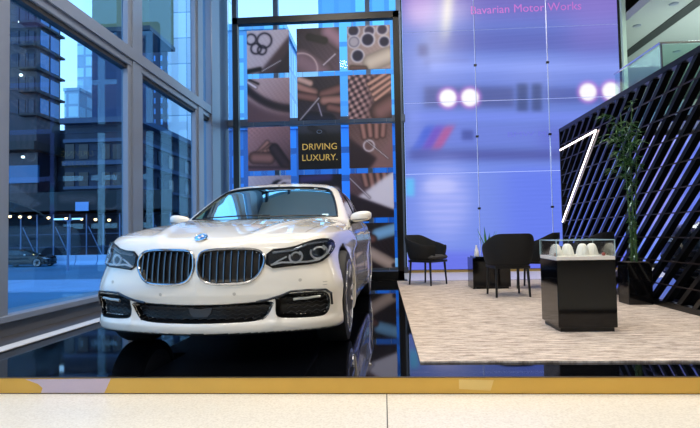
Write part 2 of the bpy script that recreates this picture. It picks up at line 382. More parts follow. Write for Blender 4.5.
# ------------------------------------------------------------------ mezzanine at the upper right
struct(MB().box(5.3, 12, 9.4, 18, 2.97, 3.1).build('trim_8', mat('mezzanine slab', (190, 200, 196), .6)))
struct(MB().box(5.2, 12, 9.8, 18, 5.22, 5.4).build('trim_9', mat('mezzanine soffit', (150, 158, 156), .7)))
struct(MB().box(5.2, 12, 9.7, 9.8, 5.24, 7.0).build('trim_10', mat('beige bulkhead', (176, 158, 128), .7)))
MB_slot = MB().box(6.05, 6.3, 9.9, 15, 5.205, 5.219); t = MB_slot.build('trim_11', mat('dark ceiling slot', (24, 30, 32), .6)); struct(t)
bal = thing('glass_balustrade', 'clear glass balustrade with steel handrail on the upper right mezzanine', 'railing', (4.95, 9.4, 3.04))
M_bal = glass('greenish balustrade glass', (.80, .93, .91), .25)
MB().box(.0, .015, 0, 2.0, -.25, 1.05).build('glass_panel', M_bal, bal)
MB().box(.02, 1.4, -.006, .008, -.25, 1.05).build('glass_panel', M_bal, bal)
MB().box(1.42, 2.8, -.006, .008, -.25, 1.05).build('glass_panel', M_bal, bal)
MB().tube([(.0, 2.0, 1.08), (.0, 0, 1.08), (2.8, 0, 1.08)], .022, 8).build('handrail', M_chrome, bal, True)
for x in (.02, 1.41): MB().box(x - .012, x + .012, -.02, .02, -.3, 1.07).build('post', mat('post steel', (120, 128, 130), .3, metal=.8), bal)
MB().box(-.03, 2.8, -.03, .03, -.32, -.22).build('base_channel', M_dchrome, bal)
M_lamp = mat('lamp face', (255, 255, 250), .5, emit=(240, 250, 240), es=14)
for i, (x, y, lb) in enumerate(((5.55, 11.4, 'recessed ceiling spotlight left of the dark slot on the mezzanine'), (5.75, 10.35, 'recessed ceiling spotlight nearest the dark ceiling slot'), (7.35, 13.2, 'faint small ceiling spotlight far right on the mezzanine'))):
    s = thing('ceiling_spotlight', lb, 'light', (x, y, 5.22), group='mezzanine spotlights')
    MB().lathe([(.0, -.012), (.06, -.012), (.06, -.004)], 16).build('lens', M_lamp, s)
    MB().lathe([(.062, -.016), (.085, -.012), (.085, 0)], 16).build('bezel', M_alu, s)

# second screen, beyond the slatted partition
vw2 = thing('low_video_wall', 'blue screen wall behind the black slatted partition', 'screen', (0, 11.6, 0))
def img2(u, v):
    c = np.zeros(u.shape + (3,)); c[:] = (84, 112, 226)
    c = mixc(c, (170, 160, 240), soft(np.abs(u - .12) - .1, .06) * .8); c = mixc(c, (92, 140, 250), soft(.75 - v, .05) * .5)
    return c + (8 * np.sin(v * 40))[..., None]
xx = [5.35, 6.9, 8.4, 9.9]
for i in range(3): picture_panel('screen_panel', M_screen, vw2, xx[i] + .005, xx[i + 1] - .005, .1, 2.86, 0, lambda u, v, i=i: img2(u * .33 + i * .33, v), .03)
MB().box(5.32, 9.95, .03, .12, 0, 2.9).build('casing', M_blackmat, vw2)

# ------------------------------------------------------------------ slatted partition
par = thing('slatted_partition', 'black partition of diagonal slats and thin rails beside the beige carpet', 'partition', (3.0, 0, 0))
PY0, PY1, PZ = 3.3, 8.77, 2.50
sl_slope = .82
M_slat = mat('black slat', (7, 7, 9), .3, spec=.4)
def slat(y_top):
    # goes down and away from y_top, clipped to the panel
    pts = []
    a = (y_top, PZ); b = (y_top + PZ / sl_slope, 0.0)
    if a[0] < PY0: a = (PY0, PZ - (PY0 - y_top) * sl_slope)
    if b[0] > PY1: b = (PY1, PZ - (PY1 - y_top) * sl_slope)
    if a[1] <= .03 or b[1] >= PZ - .03 or b[0] - a[0] < .04: return None
    return a, b
hw = .040
y = PY0 - PZ / sl_slope + .1
while y < PY1:
    s = slat(y)
    if s:
        (ya, za), (yb, zb) = s
        poly = [(ya - hw, za), (ya + hw, za), (yb + hw, zb), (yb - hw, zb)]
        poly = [(min(max(q[0], PY0), PY1), q[1]) for q in poly]
        MB().prism(poly, -.034, .034, 'X').build('slat', M_slat, par)
    y += .272
M_rail = mat('dark bronze rail', (58, 46, 44), .35, metal=.5)
for k in range(1, 10):
    z = k * PZ / 10
    MB().box(-.042, -.030, PY0, PY1, z - .006, z + .006).build('rail', M_rail, par)
MB().box(-.045, .045, PY0, PY1 + .03, PZ - .03, PZ + .03).build('top_rail', M_slat, par)
MB().box(-.045, .045, PY0, PY1 + .03, 0, .07).build('bottom_rail', M_slat, par)
MB().box(-.045, .045, PY1, PY1 + .03, 0, PZ + .03).build('end_post', M_slat, par)
MB().box(-.045, .045, PY0 - .05, PY0, 0, PZ + .05).build('end_post', M_slat, par)
M_led = mat('white light line', (255, 245, 240), .5, emit=(255, 238, 240), es=3.2)
MB().bar((-.052, 8.76, 2.17), (-.052, 7.29, 2.21), .012, .022).build('light_line', M_led, par)
MB().bar((-.052, 7.29, 2.21), (-.052, 8.76, .98), .012, .022).build('light_line', M_led, par)

# ------------------------------------------------------------------ photo frame
FY = 9.4
fr = thing('photo_gantry', 'tall black steel frame of leather craft photos behind the white car', 'frame', (0, FY, 0))
X0, X1, FT = -2.72, .36, 4.9
MB().box(X0, X0 + .10, -.06, .06, 0, FT, .006).build('post', M_frame, fr)
MB().box(X1 - .11, X1, -.06, .06, 0, FT, .006).build('post', M_frame, fr)
MB().box(X0, X1, -.06, .06, FT - .13, FT, .006).build('top_beam', M_frame, fr)
MB().box(X0, X1, -.06, .06, .01, .17, .006).build('bottom_beam', M_frame, fr)
MB().box(X0 - .05, X1 + .05, -.16, .16, 0, .012).build('base_plate', M_frame, fr)
cw_, ch_, px0, pz0, pitx, pitz = .79, .81, -2.46, 4.66, .935, .905
mc = MB()
for c in range(3):
    for q in (.1, .69): mc.tube([(px0 + c * pitx + q, .012, .17), (px0 + c * pitx + q, .012, FT - .13)], .004, 5)
mc.build('suspension_wire', mat('wire', (120, 125, 135), .3, metal=.9), fr)

def cap(U, V, a, b, r, c, col, edge=.012, shade=.55):
    a = np.array(a); b = np.array(b); ab = b - a; t = np.clip(((U - a[0]) * ab[0] + (V - a[1]) * ab[1]) / (ab @ ab + 1e-9), 0, 1)
    d = np.hypot(U - a[0] - t * ab[0], V - a[1] - t * ab[1]); k = soft(d - r, edge)
    s = 1 - shade * np.clip(d / r, 0, 1) ** 2
    return c * (1 - k[..., None]) + (np.array(col, float) * s[..., None]) * k[..., None]
def disc(U, V, x, y, r, c, col, edge=.01): return mixc(c, col, soft(np.hypot(U - x, V - y) - r, edge))
def ring(U, V, x, y, r, w, c, col): return mixc(c, col, soft(np.abs(np.hypot(U - x, V - y) - r) - w, .01))
def half(U, V, nx, ny, o, c, col, e=.02): return mixc(c, col, soft(o - (U * nx + V * ny), e))
def base(U, V, a, b, ang=.5):
    t = np.clip(U * ang + V * (1 - ang), 0, 1)[..., None]; n = (np.sin(U * 57 + V * 31) * np.sin(V * 73) * 5)[..., None]
    return np.array(a, float) * (1 - t) + np.array(b, float) * t + n
SK = (176, 132, 118); SK2 = (140, 100, 92); LE = (96, 72, 68); CRM = (206, 190, 184); DK = (28, 22, 26)
def p11(U, V):
    c = base(U, V, (214, 200, 196), (188, 170, 166)); c = half(U, V, .75, .66, .86, c, (90, 70, 70)); c = half(U, V, .8, .6, 1.08, c, (60, 48, 50))
    for x, y, r in ((.22, .42, .12), (.42, .24, .17), (.36, .46, .1), (.1, .2, .12)): c = ring(U, V, x, y, r, .016, c, (30, 26, 40))
    c = cap(U, V, (.35, .95), (.8, .72), .012, c, (240, 230, 225)); return cap(U, V, (.0, .95), (.3, .9), .05, c, DK)
def p12(U, V):
    c = base(U, V, (60, 48, 52), (112, 88, 96)); c = cap(U, V, (.1, .75), (.55, 1.05), .3, c, (150, 120, 122), shade=.4); c = ring(U, V, .1, .95, .38, .014, c, (214, 186, 176))
    c = cap(U, V, (.75, .1), (1.05, .35), .22, c, (170, 132, 138)); c = cap(U, V, (.3, .2), (.65, .3), .08, c, (36, 28, 32)); return cap(U, V, (.62, .86), (.9, .62), .022, c, (226, 208, 206))
def p13(U, V):
    c = base(U, V, (150, 128, 120), (190, 168, 152))
    for x, y, r in ((.15, .1, .15), (.52, .12, .14), (.82, .1, .14), (.48, .32, .17), (.16, .36, .15), (.86, .38, .14), (.24, .68, .16)):
        c = disc(U, V, x, y, r, c, (226, 218, 210)); c = disc(U, V, x, y, r * .78, c, (30, 30, 62) if x < .3 or y > .2 else (70, 60, 80))
    c = disc(U, V, .16, .36, .11, c, (180, 170, 168)); c = cap(U, V, (.55, .85), (.95, .7), .2, c, (214, 196, 172), shade=.3); return cap(U, V, (.1, .95), (.4, .98), .06, c, (120, 90, 80))
def p21(U, V):
    c = base(U, V, (206, 182, 176), (150, 120, 116)); r = np.hypot(U - 1.1, V + 1.1)
    c = mixc(c, (52, 40, 44), soft(np.abs(np.hypot(U - 1.15, V + .9) - 1.62) - .09, .02)); c = mixc(c, (112, 86, 88), soft(1.78 - np.hypot(U - 1.15, V + .9), .03))
    c = cap(U, V, (.02, .08), (.2, .2), .035, c, (236, 222, 220)); return cap(U, V, (.05, .02), (.26, .12), .02, c, DK)
def p22(U, V):
    c = base(U, V, (44, 36, 44), (74, 60, 70)); c = cap(U, V, (.0, .2), (.38, .38), .13, c, SK); c = cap(U, V, (.0, .42), (.42, .5), .1, c, SK2); c = cap(U, V, (.05, .05), (.3, .15), .09, c, (206, 170, 152))
    c = cap(U, V, (1, .3), (.6, .42), .12, c, SK2); c = cap(U, V, (1, .55), (.62, .56), .12, c, SK); c = cap(U, V, (1, .78), (.75, .72), .1, c, SK2); c = cap(U, V, (.3, 1.0), (.7, 1.05), .2, c, (34, 40, 66))
    c = cap(U, V, (.06, .98), (.5, .5), .016, c, (236, 226, 224)); return cap(U, V, (.48, .62), (.56, .9), .022, c, (190, 180, 190))
def p23(U, V):
    c = base(U, V, (104, 80, 86), (150, 118, 108)); g = np.sin(U * 34 + V * 12) * np.sin(V * 34 - U * 8); c = mixc(c, (196, 160, 148), soft(.35 - g, .15) * soft(U + V * .2 - .62, .06)); c = mixc(c, (44, 34, 44), soft(g + .55, .12) * soft(U + V * .2 - .62, .06))
    for k in range(4): c = cap(U, V, (.95 + .02 * k, -.05 + .12 * k), (.48 + .05 * k, .22 + .12 * k), .05, c, (214, 166, 142))
    return cap(U, V, (.75, .85), (1.0, .7), .25, c, (150, 112, 104))
def p31(U, V):
    c = base(U, V, (190, 150, 146), (88, 68, 74)); g = np.sin(U * 50) * np.sin(V * 60); c = mixc(c, (150, 116, 116), soft(.4 - g, .2) * soft(V - .35, .05) * .6)
    for k in range(4): c = cap(U, V, (.2 + .1 * k, .62 - .03 * k), (.46 + .09 * k, .36 + .07 * k), .055, c, SK)
    c = cap(U, V, (.15, .7), (.5, .72), .14, c, (156, 116, 106)); c = cap(U, V, (.62, .5), (.9, .9), .12, c, (70, 54, 60)); return cap(U, V, (-.1, 1.0), (.9, 1.05), .12, c, (122, 92, 100))
def p32(U, V):
    c = base(U, V, (9, 8, 10), (14, 12, 12)); c = mixc(c, (78, 82, 92), soft(V - .2, .03) * .8); c = cap(U, V, (.3, .05), (.6, .18), .06, c, (44, 44, 52)); return c
def p33(U, V):
    c = base(U, V, (112, 84, 78), (160, 128, 118)); c = half(U, V, -.6, .8, .25, c, (64, 48, 52)); c = half(U, V, .8, .6, .98, c, (150, 116, 110))
    for k in range(4): c = cap(U, V, (.3 + .17 * k, -.05), (.36 + .14 * k, .3 - .03 * (k % 2)), .07, c, SK)
    c = ring(U, V, .46, .5, .12, .012, c, (244, 232, 226)); c = cap(U, V, (.4, .38), (.9, .8), .01, c, (240, 230, 226)); return c
def p41(U, V):
    c = base(U, V, (200, 190, 194), (120, 112, 124)); c = cap(U, V, (.72, .3), (.95, .9), .2, c, (44, 36, 44)); c = ring(U, V, .9, .4, .28, .03, c, (206, 192, 190)); return cap(U, V, (.0, .7), (.5, 1), .12, c, (86, 70, 80))
def p42(U, V):
    c = base(U, V, (26, 24, 36), (40, 34, 44)); c = cap(U, V, (.1, .1), (.7, .06), .12, c, (74, 66, 110)); c = cap(U, V, (.1, .45), (.85, .4), .14, c, (200, 186, 182)); return cap(U, V, (.2, .9), (.9, .8), .16, c, SK2)
def p43(U, V):
    c = base(U, V, (120, 92, 92), (74, 58, 68))
    for k in range(4): c = cap(U, V, (.3 + .16 * k, -.1), (.38 + .15 * k, .26 + .05 * (k % 2)), .07, c, SK)
    c = half(U, V, .55, .8, .52, c, (232, 222, 220)); c = half(U, V, -.35, .93, .42, c, (52, 40, 50), .015); return cap(U, V, (.0, .1), (.45, .55), .02, c, (206, 190, 190))
def p53(U, V):
    c = base(U, V, (66, 54, 62), (50, 40, 44)); c = cap(U, V, (.25, .05), (.6, .0), .12, c, (40, 34, 40)); c = cap(U, V, (.62, .25), (1.0, .15), .14, c, (150, 196, 222), shade=.25)
    c = cap(U, V, (.3, .3), (.5, .36), .1, c, SK2); c = cap(U, V, (.05, .45), (.95, .95), .15, c, (206, 184, 166), shade=.35); return disc(U, V, .97, .95, .05, c, (70, 56, 56))
def p51(U, V): return cap(U, V, (.2, .2), (.8, .9), .2, base(U, V, (84, 64, 66), (44, 36, 42)), (176, 150, 140))
def p52(U, V): return cap(U, V, (.0, .6), (1, .5), .14, base(U, V, (60, 48, 54), (110, 88, 92)), (190, 160, 150))
M_print = vcol_mat('printed photo', 0, .4)
LB = {(0, 0): (p11, 'photo print of black scissor loops over cream leather, top left of the frame'), (0, 1): (p12, 'photo print of folded dark leather with a pale edge, top middle of the frame'),
 (0, 2): (p13, 'photo print of round white cups of dye, top right of the frame'), (1, 0): (p21, 'photo print of sweeping mauve leather with a dark curve, second row left'),
 (1, 1): (p22, 'photo print of hands sewing with white thread, second row middle'), (1, 2): (p23, 'photo print of fingers on beaded leather, second row right'),
 (2, 0): (p31, 'photo print of a hand on textured leather, left of the black slogan panel'), (2, 1): (p32, 'black panel with gold slogan DRIVING LUXURY hanging in the frame'),
 (2, 2): (p33, 'photo print of fingers pulling white thread, right of the black slogan panel'), (3, 0): (p41, 'photo print with pale left and dark arc, just above the car roof at left'),
 (3, 1): (p42, 'dark photo print directly under the slogan panel'), (3, 2): (p43, 'photo print of fingers and white fabric over dark leather, above the right door mirror'),
 (4, 2): (p53, 'photo print of a pale leather roll and light blue cuff, bottom right of the frame'), (4, 0): (p51, 'photo print of brown leather, bottom left behind the car'), (4, 1): (p52, 'photo print of mauve leather, bottom middle behind the car')}
for (r, c), (fn, lb) in LB.items():
    x = px0 + c * pitx; z = pz0 - r * pitz
    o = picture_panel('slogan_panel' if fn is p32 else 'photo_print', M_print, None, x, x + cw_, z - ch_, z, FY - .012, fn, .014, np.array([.84, .86, .93]))
    tag(o, lb, 'sign' if fn is p32 else 'picture', None if fn is p32 else 'leather craft photos hanging in the frame')
    if fn is p32:
        mg = mat('gold lettering', (206, 170, 78), .4)
        text('lettering', 'DRIVING', .165, mg, o, (x + cw_ / 2, FY - .016, z - .40), (PI / 2, 0, 0), .002, sx=1.0)
        text('lettering', 'LUXURY.', .165, mg, o, (x + cw_ / 2, FY - .016, z - .60), (PI / 2, 0, 0), .002, sx=1.0)
        MB().tube([(x + cw_ / 2 + .045 * math.cos(a * PI / 8), FY - .016, z - .12 + .03 * math.sin(a * PI / 8)) for a in range(16)], .006, 5, closed=True).build('emblem', M_alu2, o)

# ------------------------------------------------------------------ pedestal with vitrine
ped = thing('display_pedestal', 'glossy black display plinth with glass case standing on the beige carpet', 'plinth', (1.65, 4.60, CZ))
MB().box(-.215, .215, -.205, .205, 0, .035).build('base', M_blackmat, ped)
MB().box(-.235, .235, -.225, .225, .035, .585, .004).build('body', M_black, ped)
M_whitelam = mat('white laminate', (222, 214, 204), .35)
MB().box(-.235, .235, -.225, .225, .585, .615, .003).build('white_top', M_whitelam, ped)
case = MB()
zc0, zc1 = .6155, .745
case.box(-.235, .235, -.225, -.220, zc0, zc1).box(-.235, .235, .220, .225, zc0, zc1).box(-.235, -.230, -.22, .22, zc0, zc1).box(.230, .235, -.22, .22, zc0, zc1).box(-.235, .235, -.225, .225, zc1, zc1 + .005)
case.build('glass_case', glass('case glass', (.95, .97, .97), .5), ped)
ed = MB()
for sx in (-.2335, .2335):
    for sy in (-.2235, .2235): ed.box(sx - .003, sx + .003, sy - .003, sy + .003, zc0, zc1 + .005)
ed.box(-.235, .235, -.227, -.222, zc1, zc1 + .006).box(-.235, .235, .222, .227, zc1, zc1 + .006).box(-.237, -.232, -.225, .225, zc1, zc1 + .006).box(.232, .237, -.225, .225, zc1, zc1 + .006)
ed.build('case_edge', mat('polished glass edge', (170, 196, 200), .2), ped)
M_dome = mat('white ceramic', (238, 234, 226), .45)
pos = ['leftmost', 'second from the left', 'third from the left', 'rightmost']
for i, (dx, dy) in enumerate(((-.168, .0), (-.055, .04), (.058, .0), (.158, .06))):
    o = MB().lathe([(.0, .100), (.016, .099), (.028, .091), (.038, .073), (.046, .044), (.0535, .009), (.0525, 0)], 28, rib=.035).build('ribbed_dome', M_dome, None, True, (1.65 + dx, 4.60 + dy, CZ + .6156))
    tag(o, 'small white ribbed dome, %s of four in the glass case' % pos[i], 'ornament', 'white domes in the glass case')
for i, (dx, col, lb) in enumerate(((-.208, (150, 110, 80), 'small tan ornament at the left end inside the glass case'), (.185, (150, 70, 60), 'small red brown ornament at the right end inside the glass case'))):
    o = MB().lathe([(.0, .03), (.01, .027), (.016, .014), (.013, 0)], 12).build('trinket', mat('trinket%d' % i, col, .4), None, True, (1.65 + dx, 4.6 - .12, CZ + .6156)); tag(o, lb, 'ornament')

# ------------------------------------------------------------------ armchairs
M_fab = mat('black fabric', (9, 9, 11), .85, bump=.3, bscale=300)
M_seat = mat('dark grey seat fabric', (58, 56, 55), .9, bump=.3, bscale=300)
def shell_mesh():
    """wrap-round back that runs down into two arms; open at the front (+y is the front)"""
    n, m_ = 40, 10; v = []; f = []
    for lay in (0, 1):
        for i in range(n + 1):
            a = -1.0 + 2.0 * i / n                      # -1 right front tip .. 0 back .. 1 left front tip
            th = a * math.radians(168 - 8)
            ex = 2.6; ca, sa = math.cos(th), math.sin(th)
            rx, ry = .285, .27
            x = rx * math.copysign(abs(sa) ** (2 / ex), sa); yy = -ry * math.copysign(abs(ca) ** (2 / ex), ca)
            k = max(0, min(1, (abs(a) - .16) / .62)); k = k * k * (3 - 2 * k)
            top = .80 * (1 - k) + .63 * k; bot = .40
            for j in range(m_ + 1):
                t = j / m_; z = bot + (top - bot) * t
                fl_ = 1 + .05 * t - .12 * (1 - t) ** 2
                g = .018 if lay else -.018
                rnd = 1 - (abs(2 * t - 1) ** 6) * .55
                l = math.hypot(x, yy); nx, ny = x / l, yy / l
                v.append((x * fl_ + nx * g * rnd, yy * fl_ + ny * g * rnd - .03 * t * (1 - k), z))
    k1 = m_ + 1; L = (n + 1) * k1
    for i in range(n):
        for j in range(m_): a = i * k1 + j; f.append((a, a + 1, a + k1 + 1, a + k1)); b = a + L; f.append((b, b + k1, b + k1 + 1, b + 1))
        for j in (0, m_): a = i * k1 + j; f.append((a, a + k1, a + k1 + L, a + L))
    for i in (0, n):
        for j in range(m_): a = i * k1 + j; f.append((a, a + L, a + L + 1, a + 1))
    mb = MB(); mb.v = v; mb.f = f; return mb
def make_chair(label):
    t = thing('armchair', label, 'chair', group='black armchairs on the carpet')
    shell_mesh().build('backrest', M_fab, t, True)
    MB().box(-.225, .225, -.19, .275, .405, .475, .03).build('seat', M_seat, t, True)
    MB().box(-.22, .22, -.2, .25, .36, .395).build('seat_frame', M_blackmat, t)
    for sx in (-1, 1):
        for sy in (-1, 1):
            q = MB(); q.tube([(sx * .195, sy * .19 + .02, .38), (sx * .212, sy * .212 + .02, 0)], [.019, .013], 10); q.build('leg', M_blackmat, t, True)
    return t
chair = make_chair('black armchair at far left of the carpet, beside the photo frame')
chair.location = (.69, 8.50, CZ + .0025); chair.rotation_euler.z = math.radians(-131)
for x, y, a, lb in ((1.60, 6.86, 4, 'black armchair seen from behind, left of the display plinth'),
                    (2.22, 7.75, 62, 'black armchair half hidden right behind the nearer armchair'),
                    (2.54, 6.75, 48, 'black armchair mostly hidden behind the glass case, by the slatted partition')):
    c = copy_tree(chair); c.location = (x, y, CZ + .0025); c.rotation_euler.z = math.radians(a); c['label'] = lb

# coffee table, pot, small lamp-like vase
tb = thing('side_table', 'low black box table on the carpet behind the nearest armchair', 'table', (1.56, 7.92, CZ))
MB().box(-.235, .27, -.23, -.20, .03, .44).build('side_panel', M_black, tb); MB().box(-.235, .27, .19, .22, .03, .44).build('side_panel', M_black, tb)
MB().box(-.27, -.235, -.23, .23, .0, .45).build('end_panel', M_black, tb)
MB().box(-.23, .27, -.24, .23, .44, .47, .003).build('top', M_black, tb)
MB().box(-.22, .25, -.19, .19, .0, .03).build('base', M_blackmat, tb)
pot = thing('potted_snake_plant', 'small snake plant with upright green leaves on the low black table', 'plant', (1.555, 7.93, CZ + .47))
MB().lathe([(.0, 0), (.055, 0), (.075, .13), (.068, .13), (.06, .11), (0, .11)], 20).build('pot', mat('grey pot', (70, 76, 74), .5), pot, True)
M_leaf = mat('snake plant green', (64, 128, 62), .45, var=.35, vscale=20)
for i in range(11):
    a = i * 2.399; r0 = .012 + .03 * (i / 11); L = .20 + .17 * ((i * 37) % 10) / 10; ln = .30 + .25 * ((i * 13) % 7) / 7
    d = Vector((math.cos(a) * ln, math.sin(a) * ln, 1)).normalized(); sd = Vector((-math.sin(a), math.cos(a), 0)); v = []
    for k in range(6):
        t = k / 5; w = .017 * (1 - t ** 2.2) + .0008; p = Vector((math.cos(a) * r0, math.sin(a) * r0, .10)) + d * (L * t); up_ = d.cross(sd)
        v += [p - sd * w, p + up_ * (.004 * (1 - t)), p + sd * w, p - up_ * (.002)]
    f = []
    for k in range(5):
        for q in range(4): f.append((k * 4 + q, k * 4 + (q + 1) % 4, k * 4 + 4 + (q + 1) % 4, k * 4 + 4 + q))
    MB().add(v, f).build('leaf', M_leaf, pot, True)
va = MB().lathe([(0, 0), (.035, 0), (.04, .03), (.028, .09), (.012, .14), (.012, .165), (.008, .165), (.008, .14), (0, .13)], 18).build('vase', mat('milky glass', (226, 226, 232), .25), None, True, (1.375, 7.83, CZ + .47))
tag(va, 'small milky white bottle vase left of the snake plant on the low table', 'vase')

# tall plant in a black planter
pl = thing('tall_potted_plant', 'tall thin stemmed bamboo-like plant in a black planter by the slatted partition', 'plant', (2.80, 6.03, CZ))
MB().box(-.13, .13, -.13, .13, 0, .46, .006).build('planter', M_black, pl)
MB().box(-.12, .12, -.12, .12, .44, .466).build('soil', mat('soil', (40, 30, 22), .9), pl)
M_stem = mat('green cane', (58, 84, 38), .5, var=.3, vscale=30); M_bl = mat('bamboo leaf', (48, 88, 36), .5, var=.4, vscale=6)
stems = []
for i in range(4):
    a = i * 1.7; x0, y0 = .03 * math.cos(a), .03 * math.sin(a); pts = []
    for k in range(12):
        t = k / 11; pts.append((x0 + .05 * math.sin(t * 2 + a) * t, y0 + .06 * math.cos(t * 2.2 + a) * t, .46 + (1.5 + .1 * i) * t))
    stems.append(pts); MB().tube(pts, [.011 - .006 * k / 11 for k in range(12)], 8).build('stem', M_stem, pl, True)
lb_ = MB()
def bleaf(mb, p, d, L, w):
    d = Vector(d).normalized(); s_ = d.cross(Vector((0, 0, 1))).normalized(); n_ = s_.cross(d); v = []; prof = [(0, .15), (.25, 1), (.6, .75), (1, .0)]
    for t, q in prof:
        c_ = Vector(p) + d * (L * t) - Vector((0, 0, 1)) * (L * .35 * t * t); v += [c_ - s_ * (w * q), c_ + n_ * (.0035 * q) + Vector((0, 0, .0008)), c_ + s_ * (w * q)]
    f = []
    for k in range(3): f += [(k * 3, k * 3 + 1, k * 3 + 4, k * 3 + 3), (k * 3 + 1, k * 3 + 2, k * 3 + 5, k * 3 + 4)]
    mb.add(v, f)
R = random.Random(11)
for si, pts in enumerate(stems):
    for k in range(85):                                # short leaves up the canes
        t = R.uniform(.0, .62); i = min(int(t * 11), 10); p = Vector(pts[i]).lerp(Vector(pts[i + 1]), t * 11 - i); a = R.uniform(0, 2 * PI)
        bleaf(lb_, p, (math.cos(a), math.sin(a), R.uniform(-.1, .8)), R.uniform(.025, .05), .007)
    for k in range(9):                                 # arching side shoots of the crown
        t = .56 + .044 * k + R.uniform(-.02, .02); i = min(int(t * 11), 10); p = Vector(pts[i]).lerp(Vector(pts[i + 1]), t * 11 - i)
        a = k * 2.4 + si * 1.3; L = R.uniform(.14, .34) * (1.1 - .5 * abs(t - .72) / .3); dr = Vector((math.cos(a) * .8, math.sin(a), 0))
        if p.x + dr.x * L > .10: dr.x = -abs(dr.x) * .6
        br_ = [p + dr * (L * u) + Vector((0, 0, .16 * math.sin(u * 2.3) * L / .3)) for u in (0, .25, .5, .75, 1)]
        lb_.tube(br_, [.003, .0026, .0022, .0018, .001], 4)
        for q in range(13):
            u = R.uniform(.25, 1); j_ = min(int(u * 4), 3); c_ = br_[j_].lerp(br_[j_ + 1], u * 4 - j_); b_ = a + R.uniform(-1.3, 1.3); dx = math.cos(b_)
            if c_.x > 0: dx = -abs(dx)
            bleaf(lb_, c_, (dx, math.sin(b_), R.uniform(-.3, .5)), R.uniform(.07, .14), .009)
fo = lb_.build('foliage', M_bl, pl, True)

# ------------------------------------------------------------------ outside: street
GZ = -1.4
st = tag(MB().box(-160, 90, 11.9, 300, GZ - .3, GZ).build('street', mat('blue asphalt', (66, 112, 140), .45, var=.25, vscale=.15)), 'x', 'x'); del st['label']; del st['category']; struct(st)
sw = MB().box(-160, -3.7, -20, 11.9, GZ - .3, GZ + .02).build('floor_outside', mat('blue pavement', (150, 186, 206), .35, var=.2, vscale=.4)); struct(sw)
sw = MB().box(-120, -11, 21.5, 27.5, GZ, GZ + .06).build('kerb_walk', mat('pale pavement', (140, 165, 196), .4, var=.12, vscale=.5)); struct(sw)
def X(px, Y): return at(px, 240, Y).x
def Z(py, Y, px=60): return at(px, py, Y).z
# stone building with a cornice; its side runs away down the street
YB = 52; xb = X(135, YB); z1 = Z(119, YB, 100)
M_st = mat('blue grey stone', (30, 40, 60), .7, var=.18, vscale=.6); M_st2 = mat('stone cornice', (52, 70, 98), .6); M_win = mat('dark window', (12, 18, 34), .15)
sb = thing('stone_building', 'blue grey stone building with cornices across the street', 'building', (0, 0, GZ))
xw0 = X(62, YB) + .3
MB().box(xw0, xb, YB, 110, 0, z1 - GZ).build('wall', M_st, sb)
for zt, h, pr, nm in ((z1, .55, .9, 'cornice'), (Z(139, YB, 100), .35, .35, 'string_course'), (Z(161, YB, 100), .45, .5, 'string_course'), (Z(186, YB, 100), .3, .3, 'string_course')):
    MB().box(xw0, xb + pr, YB - pr, 110, zt - GZ - h, zt - GZ).build(nm, M_st2, sb)
MB().box(-39, xw0, 56.8, 60, 0, z1 - GZ).build('wall', M_st, sb)
courses = MB()
for k in range(11):
    z = Z(186, YB, 100) + k * .62
    courses.box(xw0, xb + .06, YB - .06, 110, z - GZ, z - GZ + .06)
courses.build('stone_course', mat('stone joint', (32, 46, 72), .8), sb)
for px in (70, 84, 106.5, 117.5):
    for (ya, yb_) in ((144.5, 159), (172.5, 187)):
        x = X(px, YB); w = .42 if px > 90 else .5
        fz0, fz1 = Z(yb_, YB, px) - GZ, Z(ya, YB, px) - GZ
        MB().box(x - w, x + w, YB - .12, YB + .1, fz0, fz1).build('window', M_win, sb)
for yy in (58, 61, 66, 69, 75, 79, 85, 89):
    for (ya, yb_) in ((144.5, 159), (172.5, 187)):
        MB().box(xb - .1, xb + .12, yy - .6, yy + .6, Z(yb_, YB, 106) - GZ, Z(ya, YB, 106) - GZ).build('window', M_win, sb)
# dark tower with balconies at far left
YT = 52.2; xr = X(62, YT + 4.4)
tw = thing('balcony_tower', 'dark blue tower block with projecting balcony slabs at far left', 'building', (0, 0, GZ))
zb = Z(142, YT, 30); MB().box(-70, xr, YT, YT + 4, zb - GZ, 46).build('wall', mat('dark tower cladding', (16, 24, 44), .5), tw)
MB().box(-70, xr + .3, YT - .8, YT + 4.3, zb - .9 - GZ, zb - GZ).build('canopy_slab', mat('dark slab', (14, 24, 30), .6), tw)
MB().box(-70, X(34, YT), YT + .5, YT + 3.8, 0, zb - 1 - GZ).build('lower_wall', mat('dark lower storey', (18, 26, 48), .4), tw)
MB().box(-70, X(36, YT), YT + .2, YT + .5, Z(182, YT) - GZ, Z(164, YT) - GZ).build('glass_band', mat('blue band', (56, 104, 150), .2), tw)
st_h = 2.46; k = 0
M_bw = mat('tower window blue', (50, 100, 150), .12, metal=.1); M_bw2 = mat('tower window dark', (16, 30, 58), .15)
while k < 9:
    zf = Z(116, YT, 50) + k * st_h
    MB().box(X(22, YT), xr + .45, YT - .7, YT + 4.2, zf - GZ, zf + .22 - GZ).build('balcony_slab', mat('balcony slab', (12, 16, 26), .6), tw)
    MB().box(xr - .05, xr + .06, YT + .5, YT + 1.9, zf + .5 - GZ, zf + 2.1 - GZ).build('window', M_bw, tw); MB().box(xr - .05, xr + .06, YT + 2.2, YT + 3.7, zf + .5 - GZ, zf + 2.1 - GZ).build('window', M_bw, tw)
    for q in (13, 22, 31): MB().box(X(q - 3, YT), X(q + 3, YT), YT - .1, YT + .05, zf + .4 - GZ, zf + 1.8 - GZ).build('window', M_bw2, tw)
    for q in (17.5, 27): MB().box(X(q, YT) - .1, X(q, YT) + .1, YT - .16, YT - .05, zf + .3 - GZ, zf + 1.9 - GZ).build('window_bar', M_bw2, tw)
    k += 1
